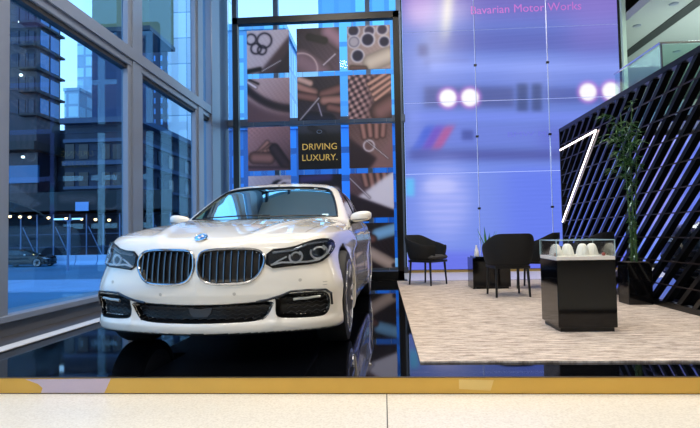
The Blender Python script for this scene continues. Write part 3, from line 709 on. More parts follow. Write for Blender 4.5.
for (px, py, lb) in ((20, 22, 'small bright lamp high on the dark balcony tower'), (21, 75, 'small bright lamp on a middle storey of the balcony tower'), (23, 157, 'small lamp under the canopy slab of the balcony tower')):
    p = at(px, py, YT - .3); l = MB().box(-.13, .13, -.1, .1, -.1, .1, .02).build('facade_lamp', mat('facade lamp', (255, 240, 220), .5, emit=(255, 235, 210), es=6), None, False, p); tag(l, lb, 'light', 'facade lamps')
# towers beyond
def tower(lb, px0_, px1, py_top, Y, m, depth=14, dz=0):
    x0, x1 = X(px0_, Y), X(px1, Y); t = thing('tower_block', lb, 'building', (0, 0, GZ)); h = Z(py_top, Y, (px0_ + px1) / 2) - GZ
    MB().box(x0, x1, Y, Y + depth, 0, h).build('facade', m, t)
    MB().box(x0 - .2, x1 + .2, Y - .2, Y + depth, h, h + .8).build('parapet', m, t); return t
f1 = facade('pale glass grid', (150, 180, 205), (170, 204, 230), 3.2, 3.4, .35)
f2 = facade('blue concrete grid', (26, 52, 92), (22, 48, 88), 40, 4, .12, .6, 0, .08)
f3 = facade('blue curtain wall', (104, 160, 206), (128, 190, 232), 1.9, 3.4, .28, .25)
f4 = facade('pale curtain wall', (140, 170, 196), (222, 228, 238), 5.5, 6.5, .12, .3, 0, .12)
f5 = facade('dark blue tower grid', (24, 48, 84), (80, 150, 230), 2.0, 3.0, .75, .3)
f6 = facade('deep blue block', (24, 84, 150), (36, 118, 196), 1.4, 2.2, .25, .3)
tower('slender pale glass tower between the dark tower and the wide blue tower', 77, 91, 30, 150, f1)
tower('wide plain blue tower rising behind the stone building', 92, 127, -60, 113, f2)
tower('low pale block at the foot of the slender tower', 64, 79, 91, 130, f1)
tower('dark blue tower with bright windows seen through the middle pane', 140, 168, -30, 140, f5)
tower('pale gridded glass tower seen through the middle pane', 169, 221, -70, 125, f4)
tower('blue curtain walled tower behind the left edge of the photo frame', 224, 287, 30, 62, f3, 12)
tower('distant pale tower behind the middle of the photo frame', 288, 333, 55, 100, f4, 12)
tower('tall blue tower behind the right half of the photo frame', 322, 440, -60, 58, f3, 12)
tower('lower deep blue block at the back, behind the photo frame', 226, 436, 128, 40, f6, 10)
# canopy soffit outside the middle pane
can = thing('entrance_canopy', 'cream canopy fascia high outside the middle window', 'canopy', (-7.37, 16, 7.66))
MB().box(-1.9, 0, 0, 1.96, 0, 1.9).build('fascia', mat('cream fascia', (120, 116, 84), .7), can)
MB().box(-1.94, .04, -.04, 2.0, -.14, 0).build('edge', mat('dark canopy edge', (30, 46, 60), .4), can)
# sidewalk shed: dark fascia on posts, lamps, braces
YS = 47
sh = thing('sidewalk_shed', 'dark sidewalk shed on thin posts along the stone building', 'scaffolding', (0, 0, GZ))
xs0, xs1 = -62, xb + 6
zf0, zf1 = Z(214, YS, 60) - GZ, Z(192, YS, 60) - GZ
MB().box(xs0, xs1, YS, YS + 4.4, zf0, zf0 + .3).box(xs0, xs1, YS, YS + .12, zf0, zf1).build('fascia', mat('dark green hoarding', (12, 22, 30), .7), sh)
M_post = mat('galvanised post', (84, 112, 150), .5)
x = xs1 - .3; i = 0
while x > -47:
    for yy in (YS + .3,): MB().tube([(x, yy, 0), (x, yy, zf0)], .06, 6).build('post', M_post, sh)
    if i % 2 == 0: MB().tube([(x, YS + .4, .4), (x - 1.5, YS + .4, zf0 - 1.2)], .05, 5).build('brace', M_post, sh)
    x -= 1.62; i += 1
MB().box(xs0, xs1, YS + .28, YS + .34, 1.5, 1.58).box(xs0, xs1, YS + .28, YS + .34, 2.7, 2.78).build('ledger', mat('dim rail', (50, 66, 96), .6), sh)
MB().box(xs0, xs1, YS + 4.3, YS + 4.5, 0, zf0).build('back_hoarding', mat('navy hoarding', (20, 28, 46), .8), sh)
sgn = MB().box(X(76, YS), X(89, YS), YS - .12, YS - .02, Z(211, YS, 80), Z(202, YS, 80)).build('shed_sign', mat('pale blue sign', (120, 160, 215), .5), None); tag(sgn, 'pale blue notice board on the fascia of the sidewalk shed', 'sign')
M_sl = mat('shed lamp', (255, 190, 130), .5, emit=(255, 180, 110), es=12)
for i, px in enumerate((10, 20, 29.5, 48.5, 66, 81.5, 95.5, 109)):
    p = at(px, 216 + .012 * px * 3, YS - .35); q = thing('shed_lamp', 'small warm lamp under the shed fascia, %s along the row' % ['leftmost', 'second from the left', 'third from the left', 'fourth from the left', 'fourth from the right', 'third from the right', 'second from the right', 'rightmost'][i], 'light', p, group='warm lamps along the sidewalk shed')
    MB().lathe([(0, -.14), (.12, -.07), (.14, .03), (.0, .1)], 10).build('bulb', M_sl, q, True); MB().box(-.03, .03, 0, .33, .08, .14).build('bracket', M_post, q)
p = at(68, 221, 36); sp_ = thing('street_lamp', 'double headed white street lamp in front of the sidewalk shed', 'street lamp', (p.x, p.y, GZ))
MB().tube([(0, 0, 0), (0, 0, p.z - GZ)], [.09, .06], 8).build('pole', M_post, sp_)
for s_ in (-1, 1): MB().tube([(0, 0, p.z - GZ), (s_ * .55, 0, p.z - GZ + .12)], .04, 6).build('arm', M_post, sp_); MB().box(s_ * .35, s_ * 1.0, -.15, .15, p.z - GZ + .08, p.z - GZ + .2, .03).build('lamp_head', mat('lamp head pale', (190, 225, 225), .4, emit=(190, 225, 225), es=1.2), sp_)
# barriers
M_bar = mat('pale concrete', (150, 180, 215), .6)
bx = X(54, 44.0); i = 0
b0 = None
while bx < X(127, 44):
    if b0 is None:
        b0 = MB().prism([(-.3, 0), (.3, 0), (.28, .12), (.12, .35), (.1, .85), (-.1, .85), (-.12, .35), (-.28, .12)], 0, 1.9, 'X').build('concrete_barrier', M_bar, None, False, (bx, 44.2, GZ)); o = b0
    else: o = b0.copy(); COL.objects.link(o); o.location.x = bx
    tag(o, 'pale concrete street barrier in the row before the sidewalk shed', 'barrier', 'street barriers'); bx += 1.98; i += 1

# ================================================================== the white saloon
# local frame: x across (image right +), y from the nose backwards, z up
class Sp:
    """smooth (monotone-ish) cubic through points"""
    def __init__(s, xs, ys):
        s.x = np.array(xs, float); s.y = np.array(ys, float); h = np.diff(s.x); d = np.diff(s.y) / h; m = np.zeros(len(xs)); m[0], m[-1] = d[0], d[-1]
        for i in range(1, len(xs) - 1):
            m[i] = 0 if d[i - 1] * d[i] <= 0 else 2 * d[i - 1] * d[i] / (d[i - 1] + d[i])
        s.m = m
    def __call__(s, q):
        q = np.asarray(q, float); c = np.clip(q, s.x[0], s.x[-1]); i = np.clip(np.searchsorted(s.x, c) - 1, 0, len(s.x) - 2)
        h = s.x[i + 1] - s.x[i]; t = (c - s.x[i]) / h
        r = (2 * t**3 - 3 * t**2 + 1) * s.y[i] + (t**3 - 2 * t**2 + t) * h * s.m[i] + (-2 * t**3 + 3 * t**2) * s.y[i + 1] + (t**3 - t**2) * h * s.m[i + 1]
        return r + np.where(q > s.x[-1], (q - s.x[-1]) * s.m[-1], 0) + np.where(q < s.x[0], (q - s.x[0]) * s.m[0], 0)
def smax(a, b, k):
    h = np.clip(.5 + .5 * (a - b) / k, 0, 1); return b * (1 - h) + a * h + k * h * (1 - h)
def smin(a, b, k): return -smax(-a, -b, k)
def chaikin(p, n=2):
    p = [np.array(q, float) for q in p]
    for _ in range(n):
        q = []
        for i in range(len(p)): a, b = p[i], p[(i + 1) % len(p)]; q += [a * .75 + b * .25, a * .25 + b * .75]
        p = q
    return np.array(p)
def poly_sd(P, X, Y):
    """signed distance to a polygon, negative inside"""
    X, Y = np.broadcast_arrays(X, Y); d = np.full(X.shape, 1e9); ins = np.zeros(X.shape, bool); n = len(P)
    for i in range(n):
        ax, ay = P[i]; bx_, by = P[(i + 1) % n]; ex, ey = bx_ - ax, by - ay; L = ex * ex + ey * ey + 1e-12
        t = np.clip(((X - ax) * ex + (Y - ay) * ey) / L, 0, 1); d = np.minimum(d, (X - ax - t * ex)**2 + (Y - ay - t * ey)**2)
        c = ((ay > Y) != (by > Y)) & (X < (bx_ - ax) * (Y - ay) / (by - ay + 1e-12) + ax); ins ^= c
    d = np.sqrt(d); return np.where(ins, -d, d)

KID = chaikin([(.014, .700), (.028, .742), (.085, .760), (.345, .762), (.412, .742), (.438, .692), (.422, .618), (.365, .552), (.29, .536), (.11, .536), (.042, .562), (.010, .635)], 2)
HEAD = chaikin([(.448, .748), (.60, .758), (.705, .800), (.795, .818), (.838, .800), (.842, .745), (.805, .672), (.735, .650), (.61, .646), (.448, .630)], 1)
LOW = chaikin([(-.50, .418), (-.2, .402), (0, .399), (.2, .402), (.50, .418), (.475, .365), (.445, .31), (.40, .286), (.2, .279), (-.2, .279), (-.40, .286), (-.445, .31), (-.475, .365)], 2)
SIDEI = chaikin([(.50, .438), (.58, .458), (.74, .462), (.815, .458), (.838, .42), (.836, .335), (.81, .292), (.76, .288), (.56, .294), (.505, .308), (.50, .36), (.505, .41)], 2)

PLAN = Sp([0, .15, .3, .45, .6, .7, .78, .84, .88, .915, .94, .96], [0, .010, .036, .078, .132, .180, .235, .295, .365, .49, .68, 1.0])
PROF = Sp([.1, .18, .22, .26, .30, .36, .42, .47, .55, .65, .75, .80, .86, .95], [.14, .06, .02, .012, .03, .034, .016, .0, -.004, .004, .028, .05, .10, .24])
HC = Sp([-.2, 0, .05, .13, .3, .6, 1.0, 1.4, 1.7, 2.5, 4.0, 4.4, 4.9, 5.2], [.70, .79, .812, .84, .882, .935, .978, 1.005, 1.02, 1.02, 1.04, 1.08, 1.075, 1.0])
CR = Sp([0, .3, .5, .65, .75, .85, .92, 1.0], [0, .004, .012, .026, .045, .088, .15, .26])
SZ = Sp([.12, .2, .28, .4, .55, .68, .76, .80, .88, .95, 1.02, 1.2], [.07, .02, .004, .0, .006, .008, -.002, .003, .022, .048, .09, .3])
SY = Sp([-.2, .9, 1.7, 2.6, 3.9, 4.6, 5.1], [.948, .940, .912, .905, .912, .89, .82])
REAR = Sp([0, .5, .75, .88, .95], [5.10, 5.04, 4.93, 4.78, 4.4])
RZ = Sp([1.7, 2.2, 2.45, 2.7, 3.0, 3.5, 4.0, 4.4], [1.30, 1.385, 1.425, 1.452, 1.468, 1.455, 1.385, 1.28])
GW = Sp([.85, .98, 1.05, 1.15, 1.25, 1.33, 1.40, 1.46, 1.55], [.87, .835, .808, .765, .715, .665, .60, .50, .3])
def field_body(x, y, z, recess=True):
    ax = np.abs(x)
    sw__ = np.clip((z - .45) / .3, 0, 1); sw__ = sw__ * sw__ * (3 - 2 * sw__)
    F = PLAN(ax * (1 + .095 * sw__)) + PROF(z)
    F = F - .012 * np.exp(-((ax - .50) / .03)**2) * soft(z - .42, .02) * soft(.27 - z, .02)          # blade between the intakes
    if recess:
        for P, d in ((LOW, .05), (SIDEI, .05), (KID, .03)):
            s = poly_sd(P, ax if P is not LOW else x, z); t = np.clip(-s / .02, 0, 1); F = F + d * t * t * (3 - 2 * t)
    gl = 1 / np.sqrt(1 + np.minimum(((PLAN(ax + .01) - PLAN(ax - .01)) / .02)**2, 60))
    front = (F - y) * gl
    ridge = .012 * np.exp(-((ax - (.30 + .21 * np.clip(y, 0, 1.7))) / .05)**2) * soft(y - 1.6, .1) * soft(.05 - y, .04)
    top = z - (HC(y) - CR(ax) + ridge)
    flare = .012 * (np.exp(-(np.hypot(y - .885, z - .355) - .40)**2 / .006) + np.exp(-(np.hypot(y - 3.955, z - .355) - .40)**2 / .006))
    side = ax - (SY(y) - SZ(z) - .055 * sw__ * np.clip((1.2 - y) / .7, 0, 1) + flare - .012 * np.exp(-((z - .60) / .05)**2) * soft(1.6 - y, .2) * soft(y - 3.5, .2))
    rear = (y - REAR(ax) - .04 * np.cos((z - .7) * 4)) * .9
    bot = (.19 + .03 * soft(.5 - y, .1) * 0 + .0) - z
    b = smax(front, top, .045); b = smax(b, side, .05); b = smax(b, rear, .08); b = smax(b, bot, .03)
    return b
def field_gh(x, y, z):
    ax = np.abs(x)
    r = z - (RZ(y) - .04 * (ax / .6)**2 * np.ones_like(y * z))
    s = (ax - GW(z) + .06 * np.clip(y - 3.4, 0, 2)**1.5) * .88
    w = (1.47 + 2.19 * (z - .98) + .34 * ax**2 - y) * .415
    k = (y - (4.66 - 2.26 * (z - 1.08) - .25 * ax**2)) * .405
    g = smax(r, s, .07); g = smax(g, w, .06); g = smax(g, k, .08); return smax(g, .9 - z, .02)
WSO = chaikin([(-.73, 1.0), (.73, 1.0), (.700, 1.09), (.655, 1.20), (.60, 1.30), (.545, 1.350), (.3, 1.372), (-.3, 1.372), (-.545, 1.350), (-.60, 1.30), (-.655, 1.20), (-.70, 1.09)], 1)
SWO = chaikin([(1.92, 1.03), (2.15, 1.17), (2.45, 1.32), (2.7, 1.385), (3.1, 1.405), (3.5, 1.385), (3.9, 1.29), (4.2, 1.15), (4.25, 1.09), (4.0, 1.05), (3.0, 1.035)], 1)
BWO = chaikin([(-.66, 1.12), (.66, 1.12), (.52, 1.36), (-.52, 1.36)], 2)
def field_solid(x, y, z, recess=True): return smin(field_body(x, y, z, recess), field_gh(x, y, z), .035)
def field_car(x, y, z):
    ax = np.abs(x); b = field_body(x, y, z); g = field_gh(x, y, z); f = smin(b, g, .035)
    # cabin hollow
    cab = np.minimum(smax(g + .035, .93 - z, .01), smax(smax(ax - .76, 1.85 - y, .05), smax(y - 4.15, np.maximum(.5 - z, z - 1.0), .03), .05))
    f = smax(f, -cab, .012)
    # window openings
    ws = np.maximum(np.maximum(poly_sd(WSO, x, z), y - 2.75), 1.2 - y); f = smax(f, -ws, .012)
    sw_ = np.maximum(poly_sd(SWO, y, z), .35 - ax); f = smax(f, -sw_, .012)
    bw = np.maximum(poly_sd(BWO, x, z), 3.6 - y); f = smax(f, -bw, .012)
    # wheel arches
    for yc in (.885, 3.955):
        w = np.maximum(np.hypot(y - yc, z - .355) - .392, .60 - ax); f = smax(f, -w, .014)
    return f

def surface_net(fn, lo, hi, h):
    xs_ = [np.arange(lo[i], hi[i] + h, h) for i in range(3)]
    nx = xs_[0]; V = np.empty((len(nx), len(xs_[1]), len(xs_[2])), np.float32)
    Yg, Zg = np.meshgrid(xs_[1], xs_[2], indexing='ij')
    half_n = len(nx)
    for i, xv in enumerate(nx): V[i] = fn(np.full_like(Yg, xv), Yg, Zg)
    S = V < 0; nx_, ny_, nz_ = V.shape
    C = sum(S[i:nx_ - 1 + i, j:ny_ - 1 + j, k:nz_ - 1 + k].astype(np.int8) for i in (0, 1) for j in (0, 1) for k in (0, 1))
    act = (C > 0) & (C < 8); idx = -np.ones(act.shape, np.int64); ids = np.argwhere(act); idx[act] = np.arange(len(ids))
    acc = np.zeros((len(ids), 3)); cnt = np.zeros(len(ids)); I, J, K = ids.T
    cor = [(i, j, k) for i in (0, 1) for j in (0, 1) for k in (0, 1)]
    for a in cor:
        for ax_ in range(3):
            if a[ax_]: continue
            b = list(a); b[ax_] = 1
            va = V[I + a[0], J + a[1], K + a[2]]; vb = V[I + b[0], J + b[1], K + b[2]]; m = (va < 0) != (vb < 0)
            t = np.where(m, va / np.where(m, va - vb, 1), 0)
            p = np.tile(np.array(a, float), (len(ids), 1)); p[:, ax_] += t
            acc[m] += p[m]; cnt[m] += 1
    P = (acc / cnt[:, None] + ids) * h + np.array(lo)
    Q = []
    for ax_ in range(3):
        sl0 = [slice(1, -1)] * 3; sl0[ax_] = slice(0, -1); sl1 = [slice(1, -1)] * 3; sl1[ax_] = slice(1, None)
        m = S[tuple(sl0)] != S[tuple(sl1)]; flip = S[tuple(sl0)][m]; e = np.argwhere(m)
        off = np.array([1, 1, 1]); off[ax_] = 0; e = e + off
        u, v = [q for q in range(3) if q != ax_]
        def at3(du, dv):
            c = e.copy(); c[:, u] -= du; c[:, v] -= dv; return idx[c[:, 0], c[:, 1], c[:, 2]]
        q = np.stack([at3(0, 0), at3(1, 0), at3(1, 1), at3(0, 1)], -1)
        if ax_ == 1: flip = ~flip
        q[~flip] = q[~flip][:, ::-1]; Q.append(q)
    return P, np.concatenate(Q)
def grad(fn, P, e=.002):
    g = np.empty_like(P)
    for i in range(3):
        d = np.zeros(3); d[i] = e; a = P + d; b = P - d
        g[:, i] = (fn(a[:, 0], a[:, 1], a[:, 2]) - fn(b[:, 0], b[:, 1], b[:, 2])) / (2 * e)
    return g
H_ = .0145
P_, Q_ = surface_net(field_car, (-1.01, -.06, .10), (1.01, 5.24, 1.53), H_)
for _ in range(3):
    g_ = grad(field_car, P_); f_ = field_car(P_[:, 0], P_[:, 1], P_[:, 2]); st_ = f_[:, None] * g_ / np.maximum((g_**2).sum(1), .05)[:, None]
    L_ = np.linalg.norm(st_, axis=1); P_ = P_ - st_ * np.minimum(1, H_ * .6 / np.maximum(L_, 1e-9))[:, None]
N_ = grad(field_car, P_, .004); N_ /= np.maximum(np.linalg.norm(N_, axis=1), 1e-9)[:, None]
fc = P_[Q_].mean(1); fn_ = N_[Q_].mean(1)
fx, fy, fz = fc.T; afx = np.abs(fx)
sol = field_solid(fx, fy, fz); inner = sol < -.022
gh = field_gh(fx, fy, fz) < field_body(fx, fy, fz)
hoodx = np.interp(fy, [.02, .1, .5, 1.0, 1.6], [.44, .47, .66, .74, .775])
reg = np.full(len(fc), 'body_shell', dtype=object)
bel = fz < 1.035
reg[(fy < 1.80) & bel] = 'fender'
reg[(fy < .60) & (fz < np.interp(fy, [0, .3, .6], [.80, .70, .66])) & (fz < .8)] = 'front_bumper'
reg[(fn_[:, 2] > .25) & (fy < 1.62) & (afx < hoodx) & (fz > np.interp(fy, [0, .03, .06], [.80, .79, .76])) & ~gh] = 'hood'
reg[(fy >= 1.80) & (fy < 2.92) & bel & (fz > .27) & (afx > .78)] = 'front_door'
reg[(fy >= 2.92) & (fy < 3.80) & bel & (fz > np.where(fy > 3.5, .27 + (fy - 3.5) * 1.4, .27)) & (afx > .78)] = 'rear_door'
reg[(fy >= 3.80) & bel] = 'rear_quarter'; reg[(fy > 4.95) & (fz < .7)] = 'rear_bumper'
reg[(fy > 4.45) & (fn_[:, 2] > .5) & (afx < .7)] = 'trunk_lid'
reg[gh & (fz > 1.035)] = 'roof'
reg[(fz < .215) & (fn_[:, 2] < -.7)] = 'underbody'
arch = (afx < .90) & (afx > .58) & ((np.abs(np.hypot(fy - .885, fz - .355) - .392) < .02) | (np.abs(np.hypot(fy - 3.955, fz - .355) - .392) < .02)); reg[arch] = 'arch_liner'
reg[(np.abs(afx - .60) < .02) & (np.minimum(np.hypot(fy - .885, fz - .355), np.hypot(fy - 3.955, fz - .355)) < .4)] = 'arch_liner'
reg[(reg == 'body_shell') & (fz < .5)] = 'side_sill'; reg[reg == 'body_shell'] = 'roof'
reg[inner] = 'cabin_lining'
def split_side(name): return name in ('fender', 'front_door', 'rear_door', 'side_sill')
M_white = mat('pearl white paint', (228, 223, 213), .22, spec=.5, coat=1)
M_cabin = mat('cabin trim', (28, 26, 26), .6)
CAR = thing('saloon_car', 'white luxury saloon with twin kidney grille parked on the black display floor', 'car', (-1.228, 3.3237, 0), -.032)
body_parts = []
for nm in ('front_bumper', 'hood', 'fender', 'front_door', 'rear_door', 'rear_quarter', 'rear_bumper', 'trunk_lid', 'roof', 'side_sill', 'underbody', 'arch_liner', 'cabin_lining'):
    for sd_ in ((-1, 1) if split_side(nm) else ((-1, 1, -2, 2) if nm == 'arch_liner' else (0,))):
        m_ = reg == nm
        if nm == 'arch_liner': m_ &= (np.sign(fx) == np.sign(sd_)) & ((fy < 2.4) == (abs(sd_) == 1))
        elif sd_: m_ &= (np.sign(fx) == sd_)
        if not m_.any(): continue
        q = Q_[m_]; u, inv = np.unique(q, return_inverse=True); me = bpy.data.meshes.new(nm)
        me.from_pydata(P_[u].tolist(), [], inv.reshape(q.shape).tolist()); me.update()
        me.polygons.foreach_set('use_smooth', [True] * len(me.polygons)); me.normals_split_custom_set_from_vertices(N_[u].tolist())
        o = link(nm, me, {'underbody': M_blackmat, 'arch_liner': M_blackmat, 'cabin_lining': M_cabin}.get(nm, M_white), CAR); body_parts.append(o)

def march(fn, A, B, ax, lo, hi, step=.012, first=True):
    """first zero of fn along +axis (or from the hi side) for points with the other two coords A,B"""
    A = np.asarray(A, float).ravel(); B = np.asarray(B, float).ravel(); ts = np.arange(lo, hi, step if hi > lo else -abs(step))
    def ev(t):
        if ax == 'y': return fn(A, t, B)
        if ax == 'x': return fn(t, A, B)
        return fn(A, B, t)
    res = np.full(len(A), np.nan); pv = ev(np.full(len(A), ts[0])); 
    for i in range(1, len(ts)):
        v = ev(np.full(len(A), ts[i])); m = np.isnan(res) & (pv > 0) & (v <= 0)
        res[m] = (ts[i - 1] + (ts[i] - ts[i - 1]) * (pv / np.where(pv - v == 0, 1, pv - v)))[m]; pv = v
    if np.isnan(res).any(): res = np.where(np.isnan(res), np.nanmedian(res) if not np.isnan(res).all() else lo, res)
    return res
def place(fn, A, B, ax, side):
    rng_ = {'y': (-.15, 3.3), 'y-': (5.3, 3.0), 'x': (-1.1, -.2), 'x+': (1.1, .2), 'z': (1.6, .3)}[side]
    return march(fn, A, B, ax, *rng_)
def toP(A, T, B, ax):
    return np.stack([A, T, B], -1) if ax == 'y' else (np.stack([T, A, B], -1) if ax == 'x' else np.stack([A, B, T], -1))
def patch(name, poly, ax, side, ofs, m, parent, fn=field_solid, rings=9, skirt=.012, smooth=True, per=3, inner_=None):
    """a panel that follows the body: outline given in the two other coordinates, standing ofs proud of it"""
    P = np.array(poly, float); b = []
    for i in range(len(P)):
        a, c = P[i], P[(i + 1) % len(P)]
        for k in range(per): b.append(a + (c - a) * k / per)
    b = np.array(b); c0 = b.mean(0); n = len(b); A = []; 
    for r in range(1, rings + 1): A.append(c0 + (b - c0) * (r / rings))
    A = np.concatenate([[c0]] + A); T = place(fn, A[:, 0], A[:, 1], ax, side); Q = toP(A[:, 0], T, A[:, 1], ax)
    g = grad(fn, Q, .004); g /= np.maximum(np.linalg.norm(g, axis=1), 1e-6)[:, None]; Q1 = Q + g * ofs
    sk = Q1[-n:] - g[-n:] * (skirt + max(ofs, 0)); V = np.concatenate([Q1, sk]); F = [(0, 1 + i, 1 + (i + 1) % n) for i in range(n)]
    for r in range(rings - 1):
        for i in range(n): a = 1 + r * n; F.append((a + i, a + n + i, a + n + (i + 1) % n, a + (i + 1) % n))
    a = 1 + (rings - 1) * n; k0 = len(Q1)
    for i in range(n): F.append((a + i, k0 + i, k0 + (i + 1) % n, a + (i + 1) % n))
    mb = MB(); mb.v = [tuple(p) for p in V]; mb.f = F; return mb.build(name, m, parent, smooth)
def line(name, pts, ax, side, r, m, parent, ofs=0, closed=False, fn=field_solid, sub=4, n=6):
    P = np.array(pts, float); q = []
    L = len(P) if closed else len(P) - 1
    for i in range(L):
        for k in range(sub): q.append(P[i] + (P[(i + 1) % len(P)] - P[i]) * k / sub)
    if not closed: q.append(P[-1])
    q = np.array(q); T = place(fn, q[:, 0], q[:, 1], ax, side); W = toP(q[:, 0], T, q[:, 1], ax)
    g = grad(fn, W, .004); g /= np.maximum(np.linalg.norm(g, axis=1), 1e-6)[:, None]; W = W + g * ofs
    return MB().tube([tuple(p) for p in W], r, n, closed=closed).build(name, m, parent, True)
nor = lambda x, y, z: field_solid(x, y, z, False)
MIR = lambda P, s: [(s * p[0], p[1]) for p in P]
M_grille = mat('grille black', (6, 6, 7), .5); M_slt = mat('satin chrome slat', (100, 102, 106), .22, metal=1)
M_gblack = mat('gloss black plastic', (7, 7, 8), .3, spec=.3); M_mesh = mat('intake rib', (44, 44, 48), .45)
SEAM = mat('shut line', (38, 36, 34), .7)
for s in (-1, 1):
    kg = patch('grille', MIR(KID, s), 'y', 'y', .003, M_grille, CAR)
    kp = chaikin(MIR(KID, s), 0)
    line('grille_surround', kp, 'y', 'y', .0095, mat('grille chrome', (172, 174, 178), .12, metal=1), kg, .004, True, nor, 1, 8)
    for k in range(9):
        x = .050 + k * .0440; zz = np.linspace(.5, .8, 301); ins = poly_sd(KID, np.full(301, x), zz) < -.010
        z0, z1_ = zz[ins].min(), zz[ins].max(); zs_ = np.linspace(z0, z1_, 9); T = place(nor, np.full(9, s * x), zs_, 'y', 'y')
        mb = MB(); v = []
        for T_, z_ in zip(T, zs_): v += [(s * x - .004, T_ + .002, z_), (s * x + .004, T_ + .002, z_), (s * x + .003, T_ + .028, z_), (s * x - .003, T_ + .028, z_)]
        f = [];
        for i in range(8):
            for q in range(4): f.append((i * 4 + q, i * 4 + (q + 1) % 4, i * 4 + 4 + (q + 1) % 4, i * 4 + 4 + q))
        mb.add(v, f + [(0, 1, 2, 3), (32, 33, 34, 35)]).build('grille_slat', M_slt, kg)
    # headlight
    M_hlin = mat('headlight housing', (58, 64, 74), .22, metal=.5)
    hl = patch('headlight', MIR(HEAD, s), 'y', 'y', .004, M_hlin, CAR, nor, 10)
    line('headlight_seal', MIR(HEAD, s), 'y', 'y', .0065, M_gblack, hl, .004, True, nor, 1, 6)
    M_drl = mat('light guide', (240, 244, 250), .35)
    def circ(cx_, cz_, rx, rz, a0=0, a1=360, n=24): return [(s * (cx_ + rx * math.cos(math.radians(a0 + (a1 - a0) * i / n))), cz_ + rz * math.sin(math.radians(a0 + (a1 - a0) * i / n))) for i in range(n + 1)]
    M_bowl = mat('reflector bowl', (150, 158, 170), .12, metal=1)
    for cx_, cz_, r_ in ((.625, .698, .038), (.758, .725, .046)):
        patch('reflector', circ(cx_, cz_, r_ * .93, r_ * .93)[:-1], 'y', 'y', .009, M_bowl, hl, nor, 5, per=1)
        pr = patch('projector_lens', circ(cx_, cz_, r_ * .55, r_ * .55)[:-1], 'y', 'y', .016, mat('dark lens', (40, 48, 60), .03, spec=1, coat=1), hl, nor, 5, per=1)
        line('ring_light', circ(cx_, cz_, r_, r_, -200, 60) , 'y', 'y', .0075, M_drl, hl, .012, False, nor, 1)
        line('eyebrow', circ(cx_, cz_, r_ * .72, r_ * .72, 20, 160), 'y', 'y', .0065, M_drl, hl, .014, False, nor, 1)
    line('upper_blade', [(s * .48, .728), (s * .60, .742), (s * .70, .780), (s * .80, .797)], 'y', 'y', .009, mat('dim chrome', (170, 178, 188), .2, metal=.8), hl, .01, False, nor)
    line('lower_blade', [(s * .475, .650), (s * .54, .664), (s * .60, .662), (s * .70, .662), (s * .765, .672), (s * .81, .715), (s * .822, .765)], 'y', 'y', .007, M_drl, hl, .010, False, nor)
    line('divider', [(s * .485, .652), (s * .52, .675), (s * .57, .70)], 'y', 'y', .006, M_drl, hl, .010, False, nor)
    patch('headlight_cover', [tuple(c_ * .985 + np.array([s * .65, .72]) * .015) for c_ in np.array(MIR(HEAD, s))], 'y', 'y', .020, glass('headlight cover', (.95, .97, 1), 1.0), hl, nor, 8, skirt=.0)
    # side intake
    si = patch('side_intake', MIR(SIDEI, s), 'y', 'y', .002, M_gblack, CAR, rings=20, per=2)
    for k in range(4):
        zz = .325 + k * .032
        pts = [(s * (.56 + .0265 * i), zz + (.008 if i % 2 else -.006)) for i in range(11)]
        line('intake_rib', pts, 'y', 'y', .0035, M_mesh, si, .006)
    line('fog_lamp_strip', [(s * .60, .436), (s * .68, .440), (s * .76, .438)], 'y', 'y', .010, mat('fog lamp glass', (188, 190, 186), .25, metal=.3), si, .034)
    line('intake_blade', [(s * .38, .412), (s * .46, .425), (s * .54, .448), (s * .60, .472), (s * .70, .476), (s * .815, .470), (s * .846, .44), (s * .848, .36)], 'y', 'y', .0085, mat('gloss graphite', (66, 68, 72), .12, metal=.6), si, .003, False, nor)
    # seams
    line('hood_seam', [(s * .665, .36), (s * .685, .5), (s * .715, .8), (s * .74, 1.1), (s * .775, 1.55)], 'z', 'z', .0016, SEAM, CAR, 0, False, nor)
    line('bumper_seam', [(s * .90, .70), (s * .915, .66), (s * .92, .60)], 'y', 'y', .0028, SEAM, CAR, 0, False, nor)
    sd = 'x+' if s > 0 else 'x'
    for yy_ in (1.80, 2.92):
        line('door_seam', [(yy_, .28), (yy_, .5), (yy_, .75), (yy_ + .01, .98)], 'x', sd, .003, SEAM, CAR, 0, False, nor)
    line('door_seam', [(3.55, .28), (3.62, .45), (3.78, .62), (3.82, .8), (3.80, .98)], 'x', sd, .003, SEAM, CAR, 0, False, nor)
    line('window_chrome', [(1.9, 1.022), (2.5, 1.02), (3.2, 1.022), (4.0, 1.036), (4.26, 1.08)], 'x', sd, .006, M_chrome, CAR, 0, False, nor)
    line('sill_chrome', [(1.45, .36), (1.8, .30), (2.6, .285), (3.5, .29)], 'x', sd, .007, M_chrome, CAR, 0, False, nor)
    for yy_ in (2.58, 3.50):
        hx = place(nor, [yy_], [.86], 'x', sd)[0]
        MB().tube([(hx - s * .005, yy_, .86), (hx + s * .03, yy_ + .02, .862), (hx + s * .034, yy_ + .11, .864), (hx - s * .005, yy_ + .15, .866)], .013, 8).build('door_handle', M_chrome, CAR, True)
    # mirror
    mi = MB(); prof = []; n1, n2 = 20, 12
    for i in range(n2 + 1):
        a = PI * i / n2; q = -math.cos(a); rr = math.sin(a) ** .62
        for k in range(n1):
            b = 2 * PI * k / n1; cz = math.cos(b); sy = math.sin(b); pz = math.copysign(abs(cz) ** .8, cz); py = math.copysign(abs(sy) ** .8, sy)
            mi.v.append((s * (.945 + q * .108), 1.90 + rr * (.055 * py if py < 0 else .035 * py) + .04 * q * q, 1.020 + rr * .054 * pz + .012 * q))
    for i in range(n2):
        for k in range(n1): mi.f.append((i * n1 + k, i * n1 + (k + 1) % n1, (i + 1) * n1 + (k + 1) % n1, (i + 1) * n1 + k))
    mo = mi.build('door_mirror', M_white, CAR, True)
